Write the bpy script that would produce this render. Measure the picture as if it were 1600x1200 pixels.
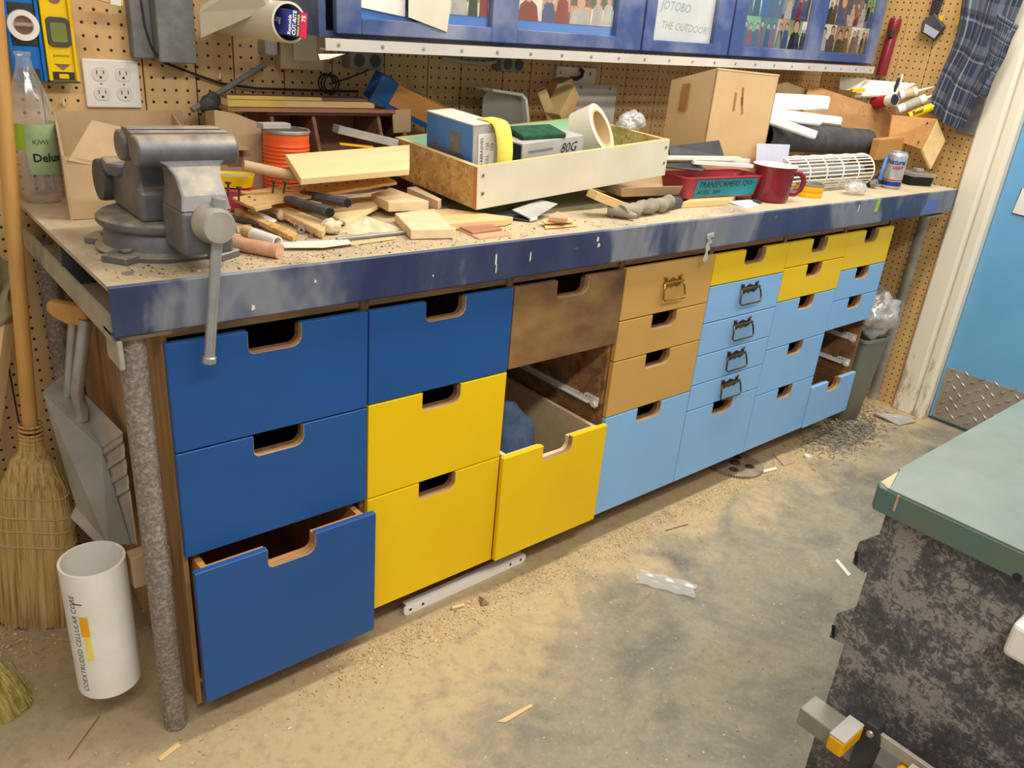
import bpy, bmesh, math, random
from mathutils import Matrix, Vector, Euler
random.seed(7)
for o in list(bpy.data.objects): bpy.data.objects.remove(o)
S = bpy.context.scene
C = S.collection
R = math.radians
# ---------------------------------------------------------------- camera, world, lights, exposure
cam = bpy.data.objects.new('camera', bpy.data.cameras.new('camera'))
cam.data.sensor_width = 36.0
cam.data.lens = 1242.09/1600*36.0
cam.location = (-0.28607, -1.23281, 1.31854)
cam.rotation_euler = (R(66.3232), R(-4.70053), R(-39.6418))
cam.data.clip_start = 0.02
C.objects.link(cam); S.camera = cam
W = bpy.data.worlds.new('room_light'); S.world = W; W.use_nodes = True
W.node_tree.nodes['Background'].inputs[0].default_value = (1.0, 0.965, 0.91, 1)
W.node_tree.nodes['Background'].inputs[1].default_value = 0.40
def area(name, loc, sx, sy, power, col=(1.0, 0.96, 0.89)):
    l = bpy.data.lights.new(name, 'AREA'); l.shape = 'RECTANGLE'; l.size = sx; l.size_y = sy
    l.energy = power; l.color = col
    o = bpy.data.objects.new(name, l); o.location = loc; C.objects.link(o)
    return o
area('ceiling_tube_light', (1.9, -0.35, 2.65), 2.4, 0.25, 58)
area('ceiling_tube_light', (0.0, -1.75, 2.65), 2.4, 0.25, 62)
area('ceiling_tube_light', (2.6, -2.2, 2.65), 2.4, 0.25, 16)
S.view_settings.view_transform = 'Standard'
S.view_settings.look = 'None'
S.view_settings.exposure = 0.0
S.view_settings.gamma = 1.0
S.view_settings.use_curve_mapping = False

# ---------------------------------------------------------------- helpers: geometry
class G:
    def __init__(s): s.v=[]; s.f=[]; s.m=[]; s.uv={}
    def add(s, vs, fs, mi=0, M=None):
        b=len(s.v)
        for p in vs:
            p=Vector(p); s.v.append(tuple(M@p) if M is not None else tuple(p))
        for k,f in enumerate(fs):
            s.f.append([b+i for i in f]); s.m.append(mi[k] if isinstance(mi,(list,tuple)) else mi)
        return s
    def box(s, a, b, mi=0, M=None):
        x0,y0,z0=a; x1,y1,z1=b
        vs=[(x0,y0,z0),(x1,y0,z0),(x1,y1,z0),(x0,y1,z0),(x0,y0,z1),(x1,y0,z1),(x1,y1,z1),(x0,y1,z1)]
        return s.add(vs,[(3,2,1,0),(4,5,6,7),(0,1,5,4),(1,2,6,5),(2,3,7,6),(3,0,4,7)],mi,M)
    def prism(s, pts, z0, z1, mi=0, M=None, side=None):
        n=len(pts); vs=[(x,y,z0) for x,y in pts]+[(x,y,z1) for x,y in pts]
        ar=sum(pts[i][0]*pts[(i+1)%n][1]-pts[(i+1)%n][0]*pts[i][1] for i in range(n))
        fs=[tuple(range(n-1,-1,-1)),tuple(range(n,2*n))]+[(i,(i+1)%n,n+(i+1)%n,n+i) for i in range(n)]
        if ar<0: fs=[f[::-1] for f in fs]
        ms=[mi,mi]+[(side(i) if side else mi) for i in range(n)]
        return s.add(vs,fs,ms,M)
    def tube(s, path, r, seg=10, mi=0, M=None, cap=True, squash=1):
        P=[Vector(p) for p in path]; n=len(P)
        rs=r if isinstance(r,(list,tuple)) else [r]*n
        vs=[]; fs=[]; up=None
        for i,p in enumerate(P):
            t=(P[min(i+1,n-1)]-P[max(i-1,0)]).normalized()
            if up is None: up=Vector((0,0,1)) if abs(t.z)<.9 else Vector((1,0,0))
            a=t.cross(up).normalized(); b=a.cross(t).normalized(); up=b
            for k in range(seg):
                an=2*math.pi*k/seg; vs.append(p+(a*math.cos(an)+b*math.sin(an)*squash)*rs[i])
        for i in range(n-1):
            for k in range(seg):
                k2=(k+1)%seg; fs.append((i*seg+k,i*seg+k2,(i+1)*seg+k2,(i+1)*seg+k))
        if cap:
            fs.append(tuple(range(seg-1,-1,-1))); fs.append(tuple((n-1)*seg+k for k in range(seg)))
        return s.add(vs,fs,mi,M)
    def lathe(s, prof, seg=32, mi=0, M=None, a0=0, a1=2*math.pi):
        n=len(prof); full=abs(a1-a0-2*math.pi)<1e-6; st=seg if full else seg+1
        vs=[]; fs=[]; ms=[]
        for k in range(st):
            a=a0+(a1-a0)*k/seg
            for r,z in prof: vs.append((r*math.cos(a),r*math.sin(a),z))
        for k in range(seg):
            k2=(k+1)%st
            for i in range(n-1):
                fs.append((k*n+i,k2*n+i,k2*n+i+1,k*n+i+1)); ms.append(mi[i] if isinstance(mi,(list,tuple)) else mi)
        return s.add(vs,fs,ms,M)
    def grid(s, fn, nu, nv, mi=0, M=None, close=False):
        b=len(s.v)
        vs=[]; fs=[]
        for j in range(nv+1):
            for i in range(nu+1):
                vs.append(fn(i/nu,j/nv)); s.uv[b+len(vs)-1]=(i/nu,j/nv)
        for j in range(nv):
            for i in range(nu):
                a=j*(nu+1)+i; fs.append((a,a+1,a+nu+2,a+nu+1))
        return s.add(vs,fs,mi,M)
    def build(s, name, mats, parent=None, smooth=False, bevel=0, seg=1, solid=0, fix=False):
        me=bpy.data.meshes.new(name); me.from_pydata(s.v,[],s.f)
        for m in (mats if isinstance(mats,(list,tuple)) else [mats]): me.materials.append(MT(m))
        me.polygons.foreach_set('material_index',s.m)
        if smooth: me.polygons.foreach_set('use_smooth',[True]*len(s.f))
        if s.uv:
            u=me.uv_layers.new(name='UVMap')
            for l in me.loops: u.data[l.index].uv=s.uv.get(l.vertex_index,(0,0))
        me.update()
        if fix:
            bm=bmesh.new(); bm.from_mesh(me); bmesh.ops.remove_doubles(bm,verts=bm.verts,dist=1e-6)
            bmesh.ops.recalc_face_normals(bm,faces=bm.faces); bm.to_mesh(me); bm.free()
        if smooth and hasattr(me,'set_sharp_from_angle'): me.set_sharp_from_angle(angle=R(38))
        o=bpy.data.objects.new(name,me); C.objects.link(o)
        if parent is not None: o.parent=parent
        if solid:
            md=o.modifiers.new('thickness','SOLIDIFY'); md.thickness=solid; md.offset=0
        if bevel:
            md=o.modifiers.new('bevel','BEVEL'); md.width=bevel; md.segments=seg; md.limit_method='ANGLE'; md.angle_limit=R(40)
            md.harden_normals=False
        return o
def T(x=0,y=0,z=0): return Matrix.Translation((x,y,z))
def RX(d): return Matrix.Rotation(R(d),4,'X')
def RY(d): return Matrix.Rotation(R(d),4,'Y')
def RZ(d): return Matrix.Rotation(R(d),4,'Z')
def rrect(w,h,r,n=4):
    P=[]
    for cx,cy,a in ((w/2-r,h/2-r,0),(-w/2+r,h/2-r,90),(-w/2+r,-h/2+r,180),(w/2-r,-h/2+r,270)):
        for k in range(n+1):
            t=R(a+90*k/n); P.append((cx+r*math.cos(t),cy+r*math.sin(t)))
    return P
def tag(o,label=None,cat=None,group=None,kind=None):
    if label: o['label']=label
    if cat: o['category']=cat
    if group: o['group']=group
    if kind: o['kind']=kind
    return o
def thing(name,label,cat,loc=(0,0,0),rot=(0,0,0),group=None):
    o=bpy.data.objects.new(name,None); C.objects.link(o); o.empty_display_size=.05
    o.location=loc; o.rotation_euler=[R(a) for a in rot]
    return tag(o,label,cat,group)
def place(o,loc,rot=(0,0,0)):
    o.location=loc; o.rotation_euler=[R(a) for a in rot]; return o
def polyslab(name,label,cat,pts,t,mat,bevel=.0008,group=None,jag=0):
    """flat piece given by the corners of its top face and a thickness; origin at its middle"""
    P=[Vector(p) for p in pts]; c=sum(P,Vector())/len(P)
    n=(P[1]-P[0]).cross(P[2]-P[0]).normalized()
    if n.z<0: n=-n
    Q=[p-c for p in P]
    if jag:
        J=[]
        for i,q in enumerate(Q):
            q2=Q[(i+1)%len(Q)]; k=max(2,int((q2-q).length/.012))
            for a in range(k):
                w=q.lerp(q2,a/k)
                if a: w=w+Vector((random.uniform(-1,1),random.uniform(-1,1),0))*jag
                J.append(w)
        Q=J
    g=G(); m=len(Q)
    g.add(Q+[q-n*t for q in Q],[tuple(range(m)),tuple(range(2*m-1,m-1,-1))]+[(i,m+i,m+(i+1)%m,(i+1)%m) for i in range(m)])
    o=g.build(name,mat,bevel=bevel,fix=True); o.location=c
    return tag(o,label,cat,group)
def plank(name,label,cat,p,q,w,t,mat,bevel=.0008,group=None,roll=0):
    """a bar whose bottom centre line runs from p to q"""
    p=Vector(p); q=Vector(q); d=q-p; L=d.length
    g=G().box((0,-w/2,0),(L,w/2,t)); o=g.build(name,mat,bevel=bevel)
    x=d.normalized(); y=Vector((0,0,1)).cross(x).normalized(); z=x.cross(y)
    M=Matrix((x,y,z)).transposed().to_4x4()
    o.matrix_world=Matrix.Translation(p)@M@Matrix.Rotation(R(roll),4,'X')
    return tag(o,label,cat,group)
def rod(name,label,cat,p,q,r,mat,seg=14,hole=0,group=None):
    p=Vector(p); q=Vector(q); L=(q-p).length
    g=G()
    if hole: g.lathe([(hole,0),(r,0),(r,L),(hole,L),(hole,0)],seg)
    else: g.lathe([(0,0),(r,0),(r,L),(0,L)],seg)
    o=g.build(name,mat,smooth=True,fix=True)
    o.location=p; o.rotation_euler=(q-p).to_track_quat('Z','Y').to_euler()
    return tag(o,label,cat,group)
def text(body,size,parent,mat,loc,rot=(0,0,0),M=None,align='LEFT',sx=1,name='lettering',shear=0,bold=0,bend=None):
    cu=bpy.data.curves.new('t','FONT'); cu.body=body; cu.size=size; cu.align_x=align; cu.shear=shear
    cu.offset=bold; cu.resolution_u=2
    ob=bpy.data.objects.new('t',cu); C.objects.link(ob)
    dg=bpy.context.evaluated_depsgraph_get(); dg.update()
    me=bpy.data.meshes.new_from_object(ob.evaluated_get(dg)); bpy.data.objects.remove(ob)
    me.name=name; me.materials.clear(); me.materials.append(MT(mat))
    for v in me.vertices: v.co.x*=sx
    if bend:
        for v in me.vertices: v.co=bend(v.co)
    o=bpy.data.objects.new(name,me); C.objects.link(o); o.parent=parent
    if M is not None: o.matrix_local=M
    else: o.location=loc; o.rotation_euler=[R(a) for a in rot]
    return o

# ---------------------------------------------------------------- helpers: materials
def lin(c):
    return tuple(((x/255)/12.92 if x/255<=.04045 else ((x/255+.055)/1.055)**2.4) for x in c)+(1,)
MATS={}
def MT(m): return MATS[m] if isinstance(m,str) else m
class NT:
    def __init__(s,name):
        s.m=bpy.data.materials.new(name); s.m.use_nodes=True; s.t=s.m.node_tree; s.b=s.t.nodes['Principled BSDF']; MATS[name]=s.m
    def n(s,ty,**k):
        x=s.t.nodes.new(ty)
        for a,b in k.items(): setattr(x,a,b)
        return x
    def l(s,a,b): s.t.links.new(a,b)
    def coord(s,which='Object',scale=(1,1,1)):
        c=s.n('ShaderNodeTexCoord'); mp=s.n('ShaderNodeMapping'); mp.inputs['Scale'].default_value=scale
        s.l(c.outputs[which],mp.inputs[0]); return mp.outputs[0]
    def noise(s,vec,scale,detail=4,rough=.55,dist=0):
        x=s.n('ShaderNodeTexNoise'); s.l(vec,x.inputs['Vector']); x.inputs['Scale'].default_value=scale
        x.inputs['Detail'].default_value=detail; x.inputs['Roughness'].default_value=rough; x.inputs['Distortion'].default_value=dist
        return x.outputs['Fac']
    def ramp(s,fac,stops):
        x=s.n('ShaderNodeValToRGB'); s.l(fac,x.inputs[0]); e=x.color_ramp.elements
        while len(e)>1: e.remove(e[-1])
        e[0].position=stops[0][0]; e[0].color=stops[0][1]
        for p,c in stops[1:]: k=e.new(p); k.color=c
        return x.outputs[0]
    def mix(s,fac,a,b,mode='MIX'):
        x=s.n('ShaderNodeMix',data_type='RGBA',blend_type=mode)
        for i,q in ((0,fac),(6,a),(7,b)):
            if isinstance(q,(int,float,tuple)): x.inputs[i].default_value=q
            else: s.l(q,x.inputs[i])
        return x.outputs[2]
    def math(s,op,a,b=0,c=None):
        x=s.n('ShaderNodeMath',operation=op)
        for i,q in ((0,a),(1,b),(2,c)):
            if q is None: continue
            if isinstance(q,(int,float)): x.inputs[i].default_value=q
            else: s.l(q,x.inputs[i])
        return x.outputs[0]
    def bump(s,h,strength=.3,dist=.002):
        x=s.n('ShaderNodeBump'); s.l(h,x.inputs['Height']); x.inputs['Strength'].default_value=strength; x.inputs['Distance'].default_value=dist
        s.l(x.outputs[0],s.b.inputs['Normal'])
    def col(s,c):
        if isinstance(c,tuple): s.b.inputs['Base Color'].default_value=c
        else: s.l(c,s.b.inputs['Base Color'])
    def set(s,rough=.6,metal=0,spec=.5):
        s.b.inputs['Roughness'].default_value=rough; s.b.inputs['Metallic'].default_value=metal
        s.b.inputs['Specular IOR Level'].default_value=spec
BL=(0,0,0,1); WH=(1,1,1,1)
def pm(name,c1,c2=None,scale=8,rough=.6,metal=0,bump=0,bscale=None,stretch=(1,1,1),lo=.35,hi=.65,dust=0,spec=.4,detail=5):
    """plain procedural material: two tones of one colour mixed by noise, with fine relief"""
    t=NT(name); v=t.coord('Object',stretch); a=lin(c1)
    if c2 is None: c2=tuple(x*.86 for x in c1)
    f=t.noise(v,scale,detail); c=t.ramp(f,[(lo,a),(hi,lin(c2))])
    if dust:
        d=t.noise(v,3.1,6,.7); c=t.mix(t.math('MULTIPLY',t.ramp(d,[(.4,BL),(.75,WH)]),dust),c,lin((196,180,150)))
    t.col(c); t.set(rough,metal,spec)
    if bump: t.bump(t.noise(v,bscale or scale*4,4),bump)
    return t.m
def wood(name,c1,c2,axis='x',scale=18,rough=.6,bump=.08):
    t=NT(name); st={'x':(1,9,9),'y':(9,1,9),'z':(9,9,1)}[axis]
    v=t.coord('Object',st); f=t.noise(v,scale*.5,5,.6,.6); f2=t.noise(v,scale*3,3)
    c=t.ramp(f,[(.3,lin(c1)),(.7,lin(c2))]); c=t.mix(t.math('MULTIPLY',f2,.25),c,lin(tuple(x*.8 for x in c2)))
    t.col(c); t.set(rough); t.bump(f2,bump)
def flakes(name,cols,scale,rough=.8):
    t=NT(name); v=t.coord('Object'); x=t.n('ShaderNodeTexVoronoi'); x.feature='F1'; x.inputs['Scale'].default_value=scale
    dv=t.n('ShaderNodeVectorMath',operation='ADD'); nz=t.n('ShaderNodeTexNoise'); nz.inputs['Scale'].default_value=scale*.6
    sc=t.n('ShaderNodeVectorMath',operation='SCALE'); sc.inputs['Scale'].default_value=.05
    t.l(v,nz.inputs['Vector']); t.l(nz.outputs['Color'],sc.inputs[0]); t.l(v,dv.inputs[0]); t.l(sc.outputs[0],dv.inputs[1]); t.l(dv.outputs[0],x.inputs['Vector'])
    b=t.n('ShaderNodeSeparateColor'); t.l(x.outputs['Color'],b.inputs[0])
    n=len(cols); t.col(t.ramp(b.outputs[0],[(i/(n-1) if n>1 else 0,lin(c)) for i,c in enumerate(cols)]))
    t.set(rough); t.bump(b.outputs[1],.25,.001)
def pegboard(name,axis,px,pz,c1=(226,188,132),c2=(208,168,114)):
    t=NT(name); co=t.n('ShaderNodeTexCoord'); sp=t.n('ShaderNodeSeparateXYZ'); t.l(co.outputs['Object'],sp.inputs[0])
    P=.0254
    h=sp.outputs[axis]; z=sp.outputs['Z'] if axis!='Z' else sp.outputs['Y']
    def cell(s_,ph):
        a=t.math('FRACT',t.math('DIVIDE',t.math('SUBTRACT',s_,ph-P/2),P)); return t.math('MULTIPLY',t.math('SUBTRACT',a,.5),P)
    a=cell(h,px); b=cell(z,pz)
    d=t.math('SQRT',t.math('ADD',t.math('MULTIPLY',a,a),t.math('MULTIPLY',b,b)))
    mk=t.math('LESS_THAN',d,.0031)
    v=t.coord('Object',(1,1,.25)); f=t.noise(v,14,6,.65,.4)
    c=t.ramp(f,[(.35,lin(c1)),(.68,lin(c2))]); st=t.noise(t.coord('Object'),5,3); c=t.mix(t.math('MULTIPLY',t.ramp(st,[(.55,BL),(.8,WH)]),.25),c,lin((170,128,78)))
    t.col(t.mix(mk,c,lin((44,30,18)))); t.set(.7)
    t.bump(t.math('MULTIPLY',mk,-1.0),.8,.003)
def metal(name,c,rough=.35,scale=20,c2=None): pm(name,c,c2 or tuple(x*.75 for x in c),scale,rough,1.0,.08)
def clear(name,col=(1,1,1,1),gl=.12,rough=.1,frost=0,thick=.08):
    """thin clear plastic: mostly see-through with a sheen"""
    t=NT(name); t.t.nodes.remove(t.b); out=[n for n in t.t.nodes if n.type=='OUTPUT_MATERIAL'][0]
    tr=t.n('ShaderNodeBsdfTransparent'); tr.inputs[0].default_value=col
    gs=t.n('ShaderNodeBsdfGlossy'); gs.inputs['Roughness'].default_value=rough
    lw=t.n('ShaderNodeLayerWeight'); lw.inputs[0].default_value=.35
    f=t.math('ADD',t.math('MULTIPLY',lw.outputs['Facing'],.45),gl)
    m=t.n('ShaderNodeMixShader'); t.l(f,m.inputs[0]); t.l(tr.outputs[0],m.inputs[1]); t.l(gs.outputs[0],m.inputs[2])
    o=m
    if frost:
        df=t.n('ShaderNodeBsdfDiffuse'); df.inputs[0].default_value=(.8,.78,.74,1)
        m2=t.n('ShaderNodeMixShader'); m2.inputs[0].default_value=frost; t.l(m.outputs[0],m2.inputs[1]); t.l(df.outputs[0],m2.inputs[2]); o=m2
    t.l(o.outputs[0],out.inputs[0])

# paint and wood of the drawers
pm('dark_blue',(34,86,150),(30,80,142),3,.42,bump=.05,bscale=120)
pm('yellow',(242,200,0),(236,192,0),3,.5,bump=.04,bscale=120)
pm('light_blue',(138,186,232),(132,180,226),3,.45,bump=.04,bscale=120)
pm('tan',(204,160,86),(198,152,78),3,.5,bump=.04,bscale=120)
pm('brown_ply',(152,114,70),(92,64,40),5,.55,bump=.08,lo=.38,hi=.66,stretch=(.8,1,1.4))
wood('edge_wood',(196,158,112),(160,118,76),'x',24)
wood('box_wood',(150,108,66),(112,76,44),'y',16)
wood('side_ply',(190,150,98),(128,94,58),'z',7)
wood('pine',(238,206,150),(222,182,120),'x',10)
wood('pine_y',(238,206,150),(222,182,120),'y',10)
wood('cream_ply',(244,220,166),(232,202,146),'x',5)
wood('dark_wood',(156,112,86),(118,80,58),'x',12)
wood('red_wood',(186,132,104),(162,106,80),'x',14)
wood('pink_wood',(226,176,140),(206,150,114),'x',14)
wood('handle_wood',(216,166,92),(192,140,72),'z',8)
wood('orange_wood',(206,150,84),(186,128,66),'x',8)
pm('mdf',(236,210,170),(226,198,156),30,.75)
pm('cardboard',(212,178,130),(202,166,118),6,.85,bump=.1,bscale=60)
pm('cardboard_dim',(200,168,130),(180,148,112),9,.85,bump=.15,bscale=60,dust=.3)
pm('old_card',(176,130,80),(150,106,62),9,.85,bump=.1)
flakes('osb',[(212,172,108),(198,154,90),(220,184,122),(178,134,76),(206,164,100)],85)
flakes('osb_dark',[(150,106,62),(120,80,44),(170,126,78),(96,64,36)],40)
pm('white_paint',(238,232,216),(224,214,192),12,.5)
pm('cream_paint',(226,218,196),(216,206,180),7,.5,bump=.05)
pm('white_plastic',(240,236,228),(230,224,212),10,.4)
pm('foam',(250,248,244),(246,243,238),30,.8)
pm('paper',(240,236,226),(228,222,210),20,.8)
pm('blue_grey_card',(190,190,202),(180,180,194),9,.7)
pm('grey_box',(128,128,126),(112,112,110),40,.6,bump=.1)
pm('grey_plastic',(150,148,140),(126,122,112),7,.55,dust=.35)
pm('grey_card',(182,178,170),(166,160,150),14,.7)
pm('pail_grey',(128,130,116),(108,110,98),6,.45,dust=.2)
pm('black_plastic',(44,42,42),(60,58,56),14,.5)
pm('black',(14,13,13),(20,19,18),14,.6)
pm('ink',(34,34,40),(40,40,46),14,.7)
pm('dark_grey',(84,82,82),(66,64,66),10,.55)
pm('rubber',(64,62,64),(84,80,78),22,.75,bump=.2)
pm('orange',(236,104,36),(226,92,28),6,.4)
pm('red',(186,32,44),(170,26,38),10,.45)
pm('pink_red',(172,62,70),(158,52,60),10,.45)
pm('mug_red',(138,42,50),(126,34,44),10,.25)
pm('teal',(42,140,156),(36,128,146),20,.7)
pm('lime',(168,200,52),(150,190,40),20,.5)
pm('green_dark',(44,92,66),(32,72,50),60,.95,bump=.9,bscale=260)
pm('mint',(176,216,180),(160,204,166),10,.6)
pm('level_blue',(24,116,196),(18,104,182),20,.4)
pm('level_yellow',(246,206,0),(238,196,0),20,.4)
pm('sky_blue',(84,140,206),(70,124,194),10,.6)
pm('navy',(36,44,132),(30,36,112),10,.4)
pm('magenta',(214,34,74),(200,28,64),10,.4)
pm('gold_yellow',(240,180,20),(230,168,10),10,.4)
pm('sand_yellow',(250,228,104),(246,220,90),80,.85,bump=.2,bscale=400)
pm('cabinet_blue',(62,80,128),(138,144,164),5,.4,lo=.42,hi=.72)
pm('cabinet_trim_blue',(64,142,222),(58,132,212),6,.5)
pm('steel',(186,184,180),(164,160,156),20,.3,.6)
metal('chrome',(214,214,212),.14)
pm('dull_metal',(168,162,152),(140,134,124),20,.45,.4)
metal('brass',(196,156,70),.3)
metal('bronze',(120,106,88),.38)
pm('galvanised',(188,180,166),(160,152,140),14,.45,.25)
pm('dark_rust',(92,70,56),(66,50,42),26,.8,.3,bump=.5)
pm('cord_black',(52,44,40),(40,34,30),14,.6)
pm('cloth_blue',(96,116,146),(72,92,122),16,.95,bump=.4)
pm('cloth_khaki',(172,158,116),(150,134,94),16,.95,bump=.4)
pm('glove',(156,146,128),(132,122,106),18,.9,bump=.3)
pm('plaster',(226,206,174),(208,184,148),40,.95,bump=.6)
pm('sawdust',(222,190,136),(196,158,104),60,.95)
pm('nail_steel',(158,148,128),(120,110,94),40,.5,.2)
pm('dull_yellow',(216,188,98),(204,174,84),10,.6)
pm('beige_box',(206,186,146),(190,168,126),10,.5)
pm('skin',(224,176,146),(206,152,122),10,.7)
pm('orange_rag',(222,84,40),(200,66,30),10,.8)
pm('table_green',(112,126,118),(100,114,106),9,.45,dust=.15)
pm('table_edge',(78,112,104),(100,108,86),9,.5,lo=.4,hi=.75,dust=.1)
pm('chip_wood',(206,172,142),(186,150,118),40,.9,bump=.5)
pm('casing_white',(244,234,212),(230,216,188),8,.45)
pm('door_blue',(112,172,214),(106,166,208),5,.5,bump=.12,bscale=90)
pm('tread',(168,158,142),(150,138,122),9,.4,.2)
clear('clear_plastic',gl=.10,rough=.12,frost=.12)
clear('bag_film',gl=.1,rough=.22,frost=.3)
clear('pane_glass',gl=.03,rough=.03)
def special():
    # mottled black and grey film on the table's side
    t=NT('mottled_film'); v=t.coord('Object'); f=t.noise(v,8,8,.7,.4); g=t.noise(v,110,5,.7,1.0)
    m=t.math('ADD',t.math('MULTIPLY',f,.6),t.math('MULTIPLY',g,.4))
    t.col(t.ramp(m,[(.42,lin((66,64,68))),(.5,lin((92,88,90))),(.56,lin((156,150,144))),(.66,lin((126,120,114)))])); t.set(.5); 
    # scraped blue rail paint
    t=NT('rail_paint'); v=t.coord('Object',(1,1,.5)); f=t.noise(v,3.0,5,.6,.3); s=t.noise(t.coord('Object'),42,6,.75)
    c=t.ramp(f,[(.38,lin((40,50,86))),(.49,lin((56,66,98))),(.56,lin((126,128,136))),(.68,lin((98,104,122)))])
    c=t.mix(t.ramp(s,[(.64,BL),(.70,(.6,.6,.6,1))]),c,lin((190,184,176)))
    t.col(c); t.set(.5); t.bump(s,.15,.001)
    t=NT('rail_grey'); v=t.coord('Object'); f=t.noise(v,7,6,.65); t.col(t.ramp(f,[(.35,lin((150,146,134))),(.55,lin((176,168,148))),(.7,lin((112,112,116)))])); t.set(.7)
    # dusty steel bench top
    t=NT('bench_dust'); v=t.coord('Object'); f=t.noise(v,4,7,.65,.4); s=t.noise(v,60,4,.7)
    c=t.ramp(f,[(.3,lin((176,160,134))),(.5,lin((204,184,150))),(.7,lin((150,138,120)))]); c=t.mix(t.math('MULTIPLY',s,.35),c,lin((146,124,92)))
    t.col(c); t.set(.9); t.bump(s,.3,.002)
    # vise iron with dust on top
    t=NT('vise_iron'); v=t.coord('Object'); f=t.noise(v,12,6,.65); ge=t.n('ShaderNodeNewGeometry'); sp=t.n('ShaderNodeSeparateXYZ'); t.l(ge.outputs['Normal'],sp.inputs[0])
    c=t.ramp(f,[(.35,lin((98,97,102))),(.6,lin((122,119,120))),(.72,lin((82,82,94)))])
    d=t.ramp(sp.outputs['Z'],[(.35,BL),(.9,WH)]); dn=t.noise(v,30,4)
    c=t.mix(t.math('MULTIPLY',d,t.ramp(dn,[(.25,BL),(.6,WH)])),c,lin((186,172,146)))
    t.col(c); t.set(.5,.35); t.bump(f,.2,.002)
    # hammered-looking dusty leg
    t=NT('leg_dust'); v=t.coord('Object'); x=t.n('ShaderNodeTexNoise'); t.l(v,x.inputs['Vector']); x.inputs['Scale'].default_value=150; x.inputs['Detail'].default_value=3
    c=t.ramp(x.outputs['Fac'],[(.38,lin((128,116,106))),(.56,lin((150,136,124))),(.70,lin((180,164,146)))])
    t.col(c); t.set(.75,.1); t.bump(x.outputs['Fac'],.7,.004)
    # bristles
    t=NT('bristle'); v=t.coord('Object',(60,60,1.2)); f=t.noise(v,3,4,.7); t.col(t.ramp(f,[(.3,lin((132,100,56))),(.5,lin((198,162,100))),(.7,lin((222,190,130)))])); t.set(.85); t.bump(f,.9,.006)
    t=NT('bristle_green'); v=t.coord('Object',(60,60,1.2)); f=t.noise(v,3,4,.7); t.col(t.ramp(f,[(.3,lin((120,108,52))),(.55,lin((196,180,100))),(.7,lin((214,200,130)))])); t.set(.85); t.bump(f,.9,.006)
    # plaid
    t=NT('plaid'); co=t.n('ShaderNodeTexCoord'); sp=t.n('ShaderNodeSeparateXYZ'); t.l(co.outputs['UV'],sp.inputs[0])
    def band(s_,n,w,ph=0):
        a=t.math('FRACT',t.math('ADD',t.math('MULTIPLY',s_,n),ph)); return t.math('LESS_THAN',a,w)
    u=sp.outputs[0]; v=sp.outputs[1]
    c=t.mix(.5,lin((52,60,82)),lin((44,52,74)))
    for (s_,n,w,ph,k,cc) in ((u,3,.34,0,.55,(104,110,124)),(v,5,.34,.1,.5,(104,110,122)),(u,3,.07,.6,.5,(176,178,184)),(v,5,.06,.65,.4,(160,162,170)),(u,3,.05,.3,.4,(150,150,158)),(u,3,.14,.8,.6,(30,34,50)),(v,5,.16,.85,.5,(30,34,50))):
        c=t.mix(t.math('MULTIPLY',band(s_,n,w,ph),k),c,lin(cc))
    t.col(c); t.set(.95)
    # concrete floor with blown sawdust along the bench
    t=NT('concrete'); v=t.coord('Object'); co=t.n('ShaderNodeTexCoord'); sp=t.n('ShaderNodeSeparateXYZ'); t.l(co.outputs['Object'],sp.inputs[0])
    f=t.noise(v,3.4,8,.68,.4); g=t.noise(v,38,5,.7); h=t.noise(v,7,5,.6,.8)
    c=t.ramp(f,[(.32,lin((106,102,90))),(.46,lin((132,125,108))),(.56,lin((152,142,120))),(.7,lin((118,112,98)))])
    c=t.mix(t.math('MULTIPLY',t.ramp(h,[(.52,BL),(.75,WH)]),.35),c,lin((112,108,98)))
    y=t.math('ADD',t.math('ADD',sp.outputs['Y'],t.math('MULTIPLY',t.math('MAXIMUM',t.math('SUBTRACT',.95,sp.outputs['X']),0),.42)),t.math('MULTIPLY',t.math('SUBTRACT',h,.5),.8))
    d=t.n('ShaderNodeMapRange'); d.interpolation_type='SMOOTHSTEP'; t.l(y,d.inputs[0]); d.inputs[1].default_value=-.30; d.inputs[2].default_value=.06
    x_=t.n('ShaderNodeMapRange'); x_.interpolation_type='SMOOTHSTEP'; t.l(sp.outputs['X'],x_.inputs[0]); x_.inputs[1].default_value=-.4; x_.inputs[2].default_value=.4; x_.inputs[3].default_value=.45
    c=t.mix(t.math('MULTIPLY',t.math('MULTIPLY',d.outputs[0],x_.outputs[0]),.85),c,lin((200,174,130)))
    c=t.mix(t.math('MULTIPLY',t.ramp(g,[(.48,BL),(.72,WH)]),.38),c,lin((112,100,80)))
    g2=t.noise(v,90,4,.7); c=t.mix(t.math('MULTIPLY',t.ramp(g2,[(.56,BL),(.72,WH)]),.35),c,lin((206,188,154)))
    vo=t.n('ShaderNodeTexVoronoi'); t.l(v,vo.inputs['Vector']); vo.inputs['Scale'].default_value=26
    c=t.mix(t.math('MULTIPLY',t.math('LESS_THAN',vo.outputs['Distance'],.06),.6),c,lin((226,208,172)))
    t.col(c); t.set(.72); t.bump(g,.15,.002)
    t=NT('casing_dirty'); co=t.n('ShaderNodeTexCoord'); sp=t.n('ShaderNodeSeparateXYZ'); t.l(co.outputs['Object'],sp.inputs[0]); v=t.coord('Object',(1,1,.3))
    f=t.noise(v,22,6,.75); z=t.n('ShaderNodeMapRange'); t.l(sp.outputs['Z'],z.inputs[0]); z.inputs[1].default_value=0; z.inputs[2].default_value=.8; z.inputs[3].default_value=.16; z.inputs[4].default_value=-.08
    m=t.ramp(t.math('ADD',f,z.outputs[0]),[(.64,BL),(.71,WH)])
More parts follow.
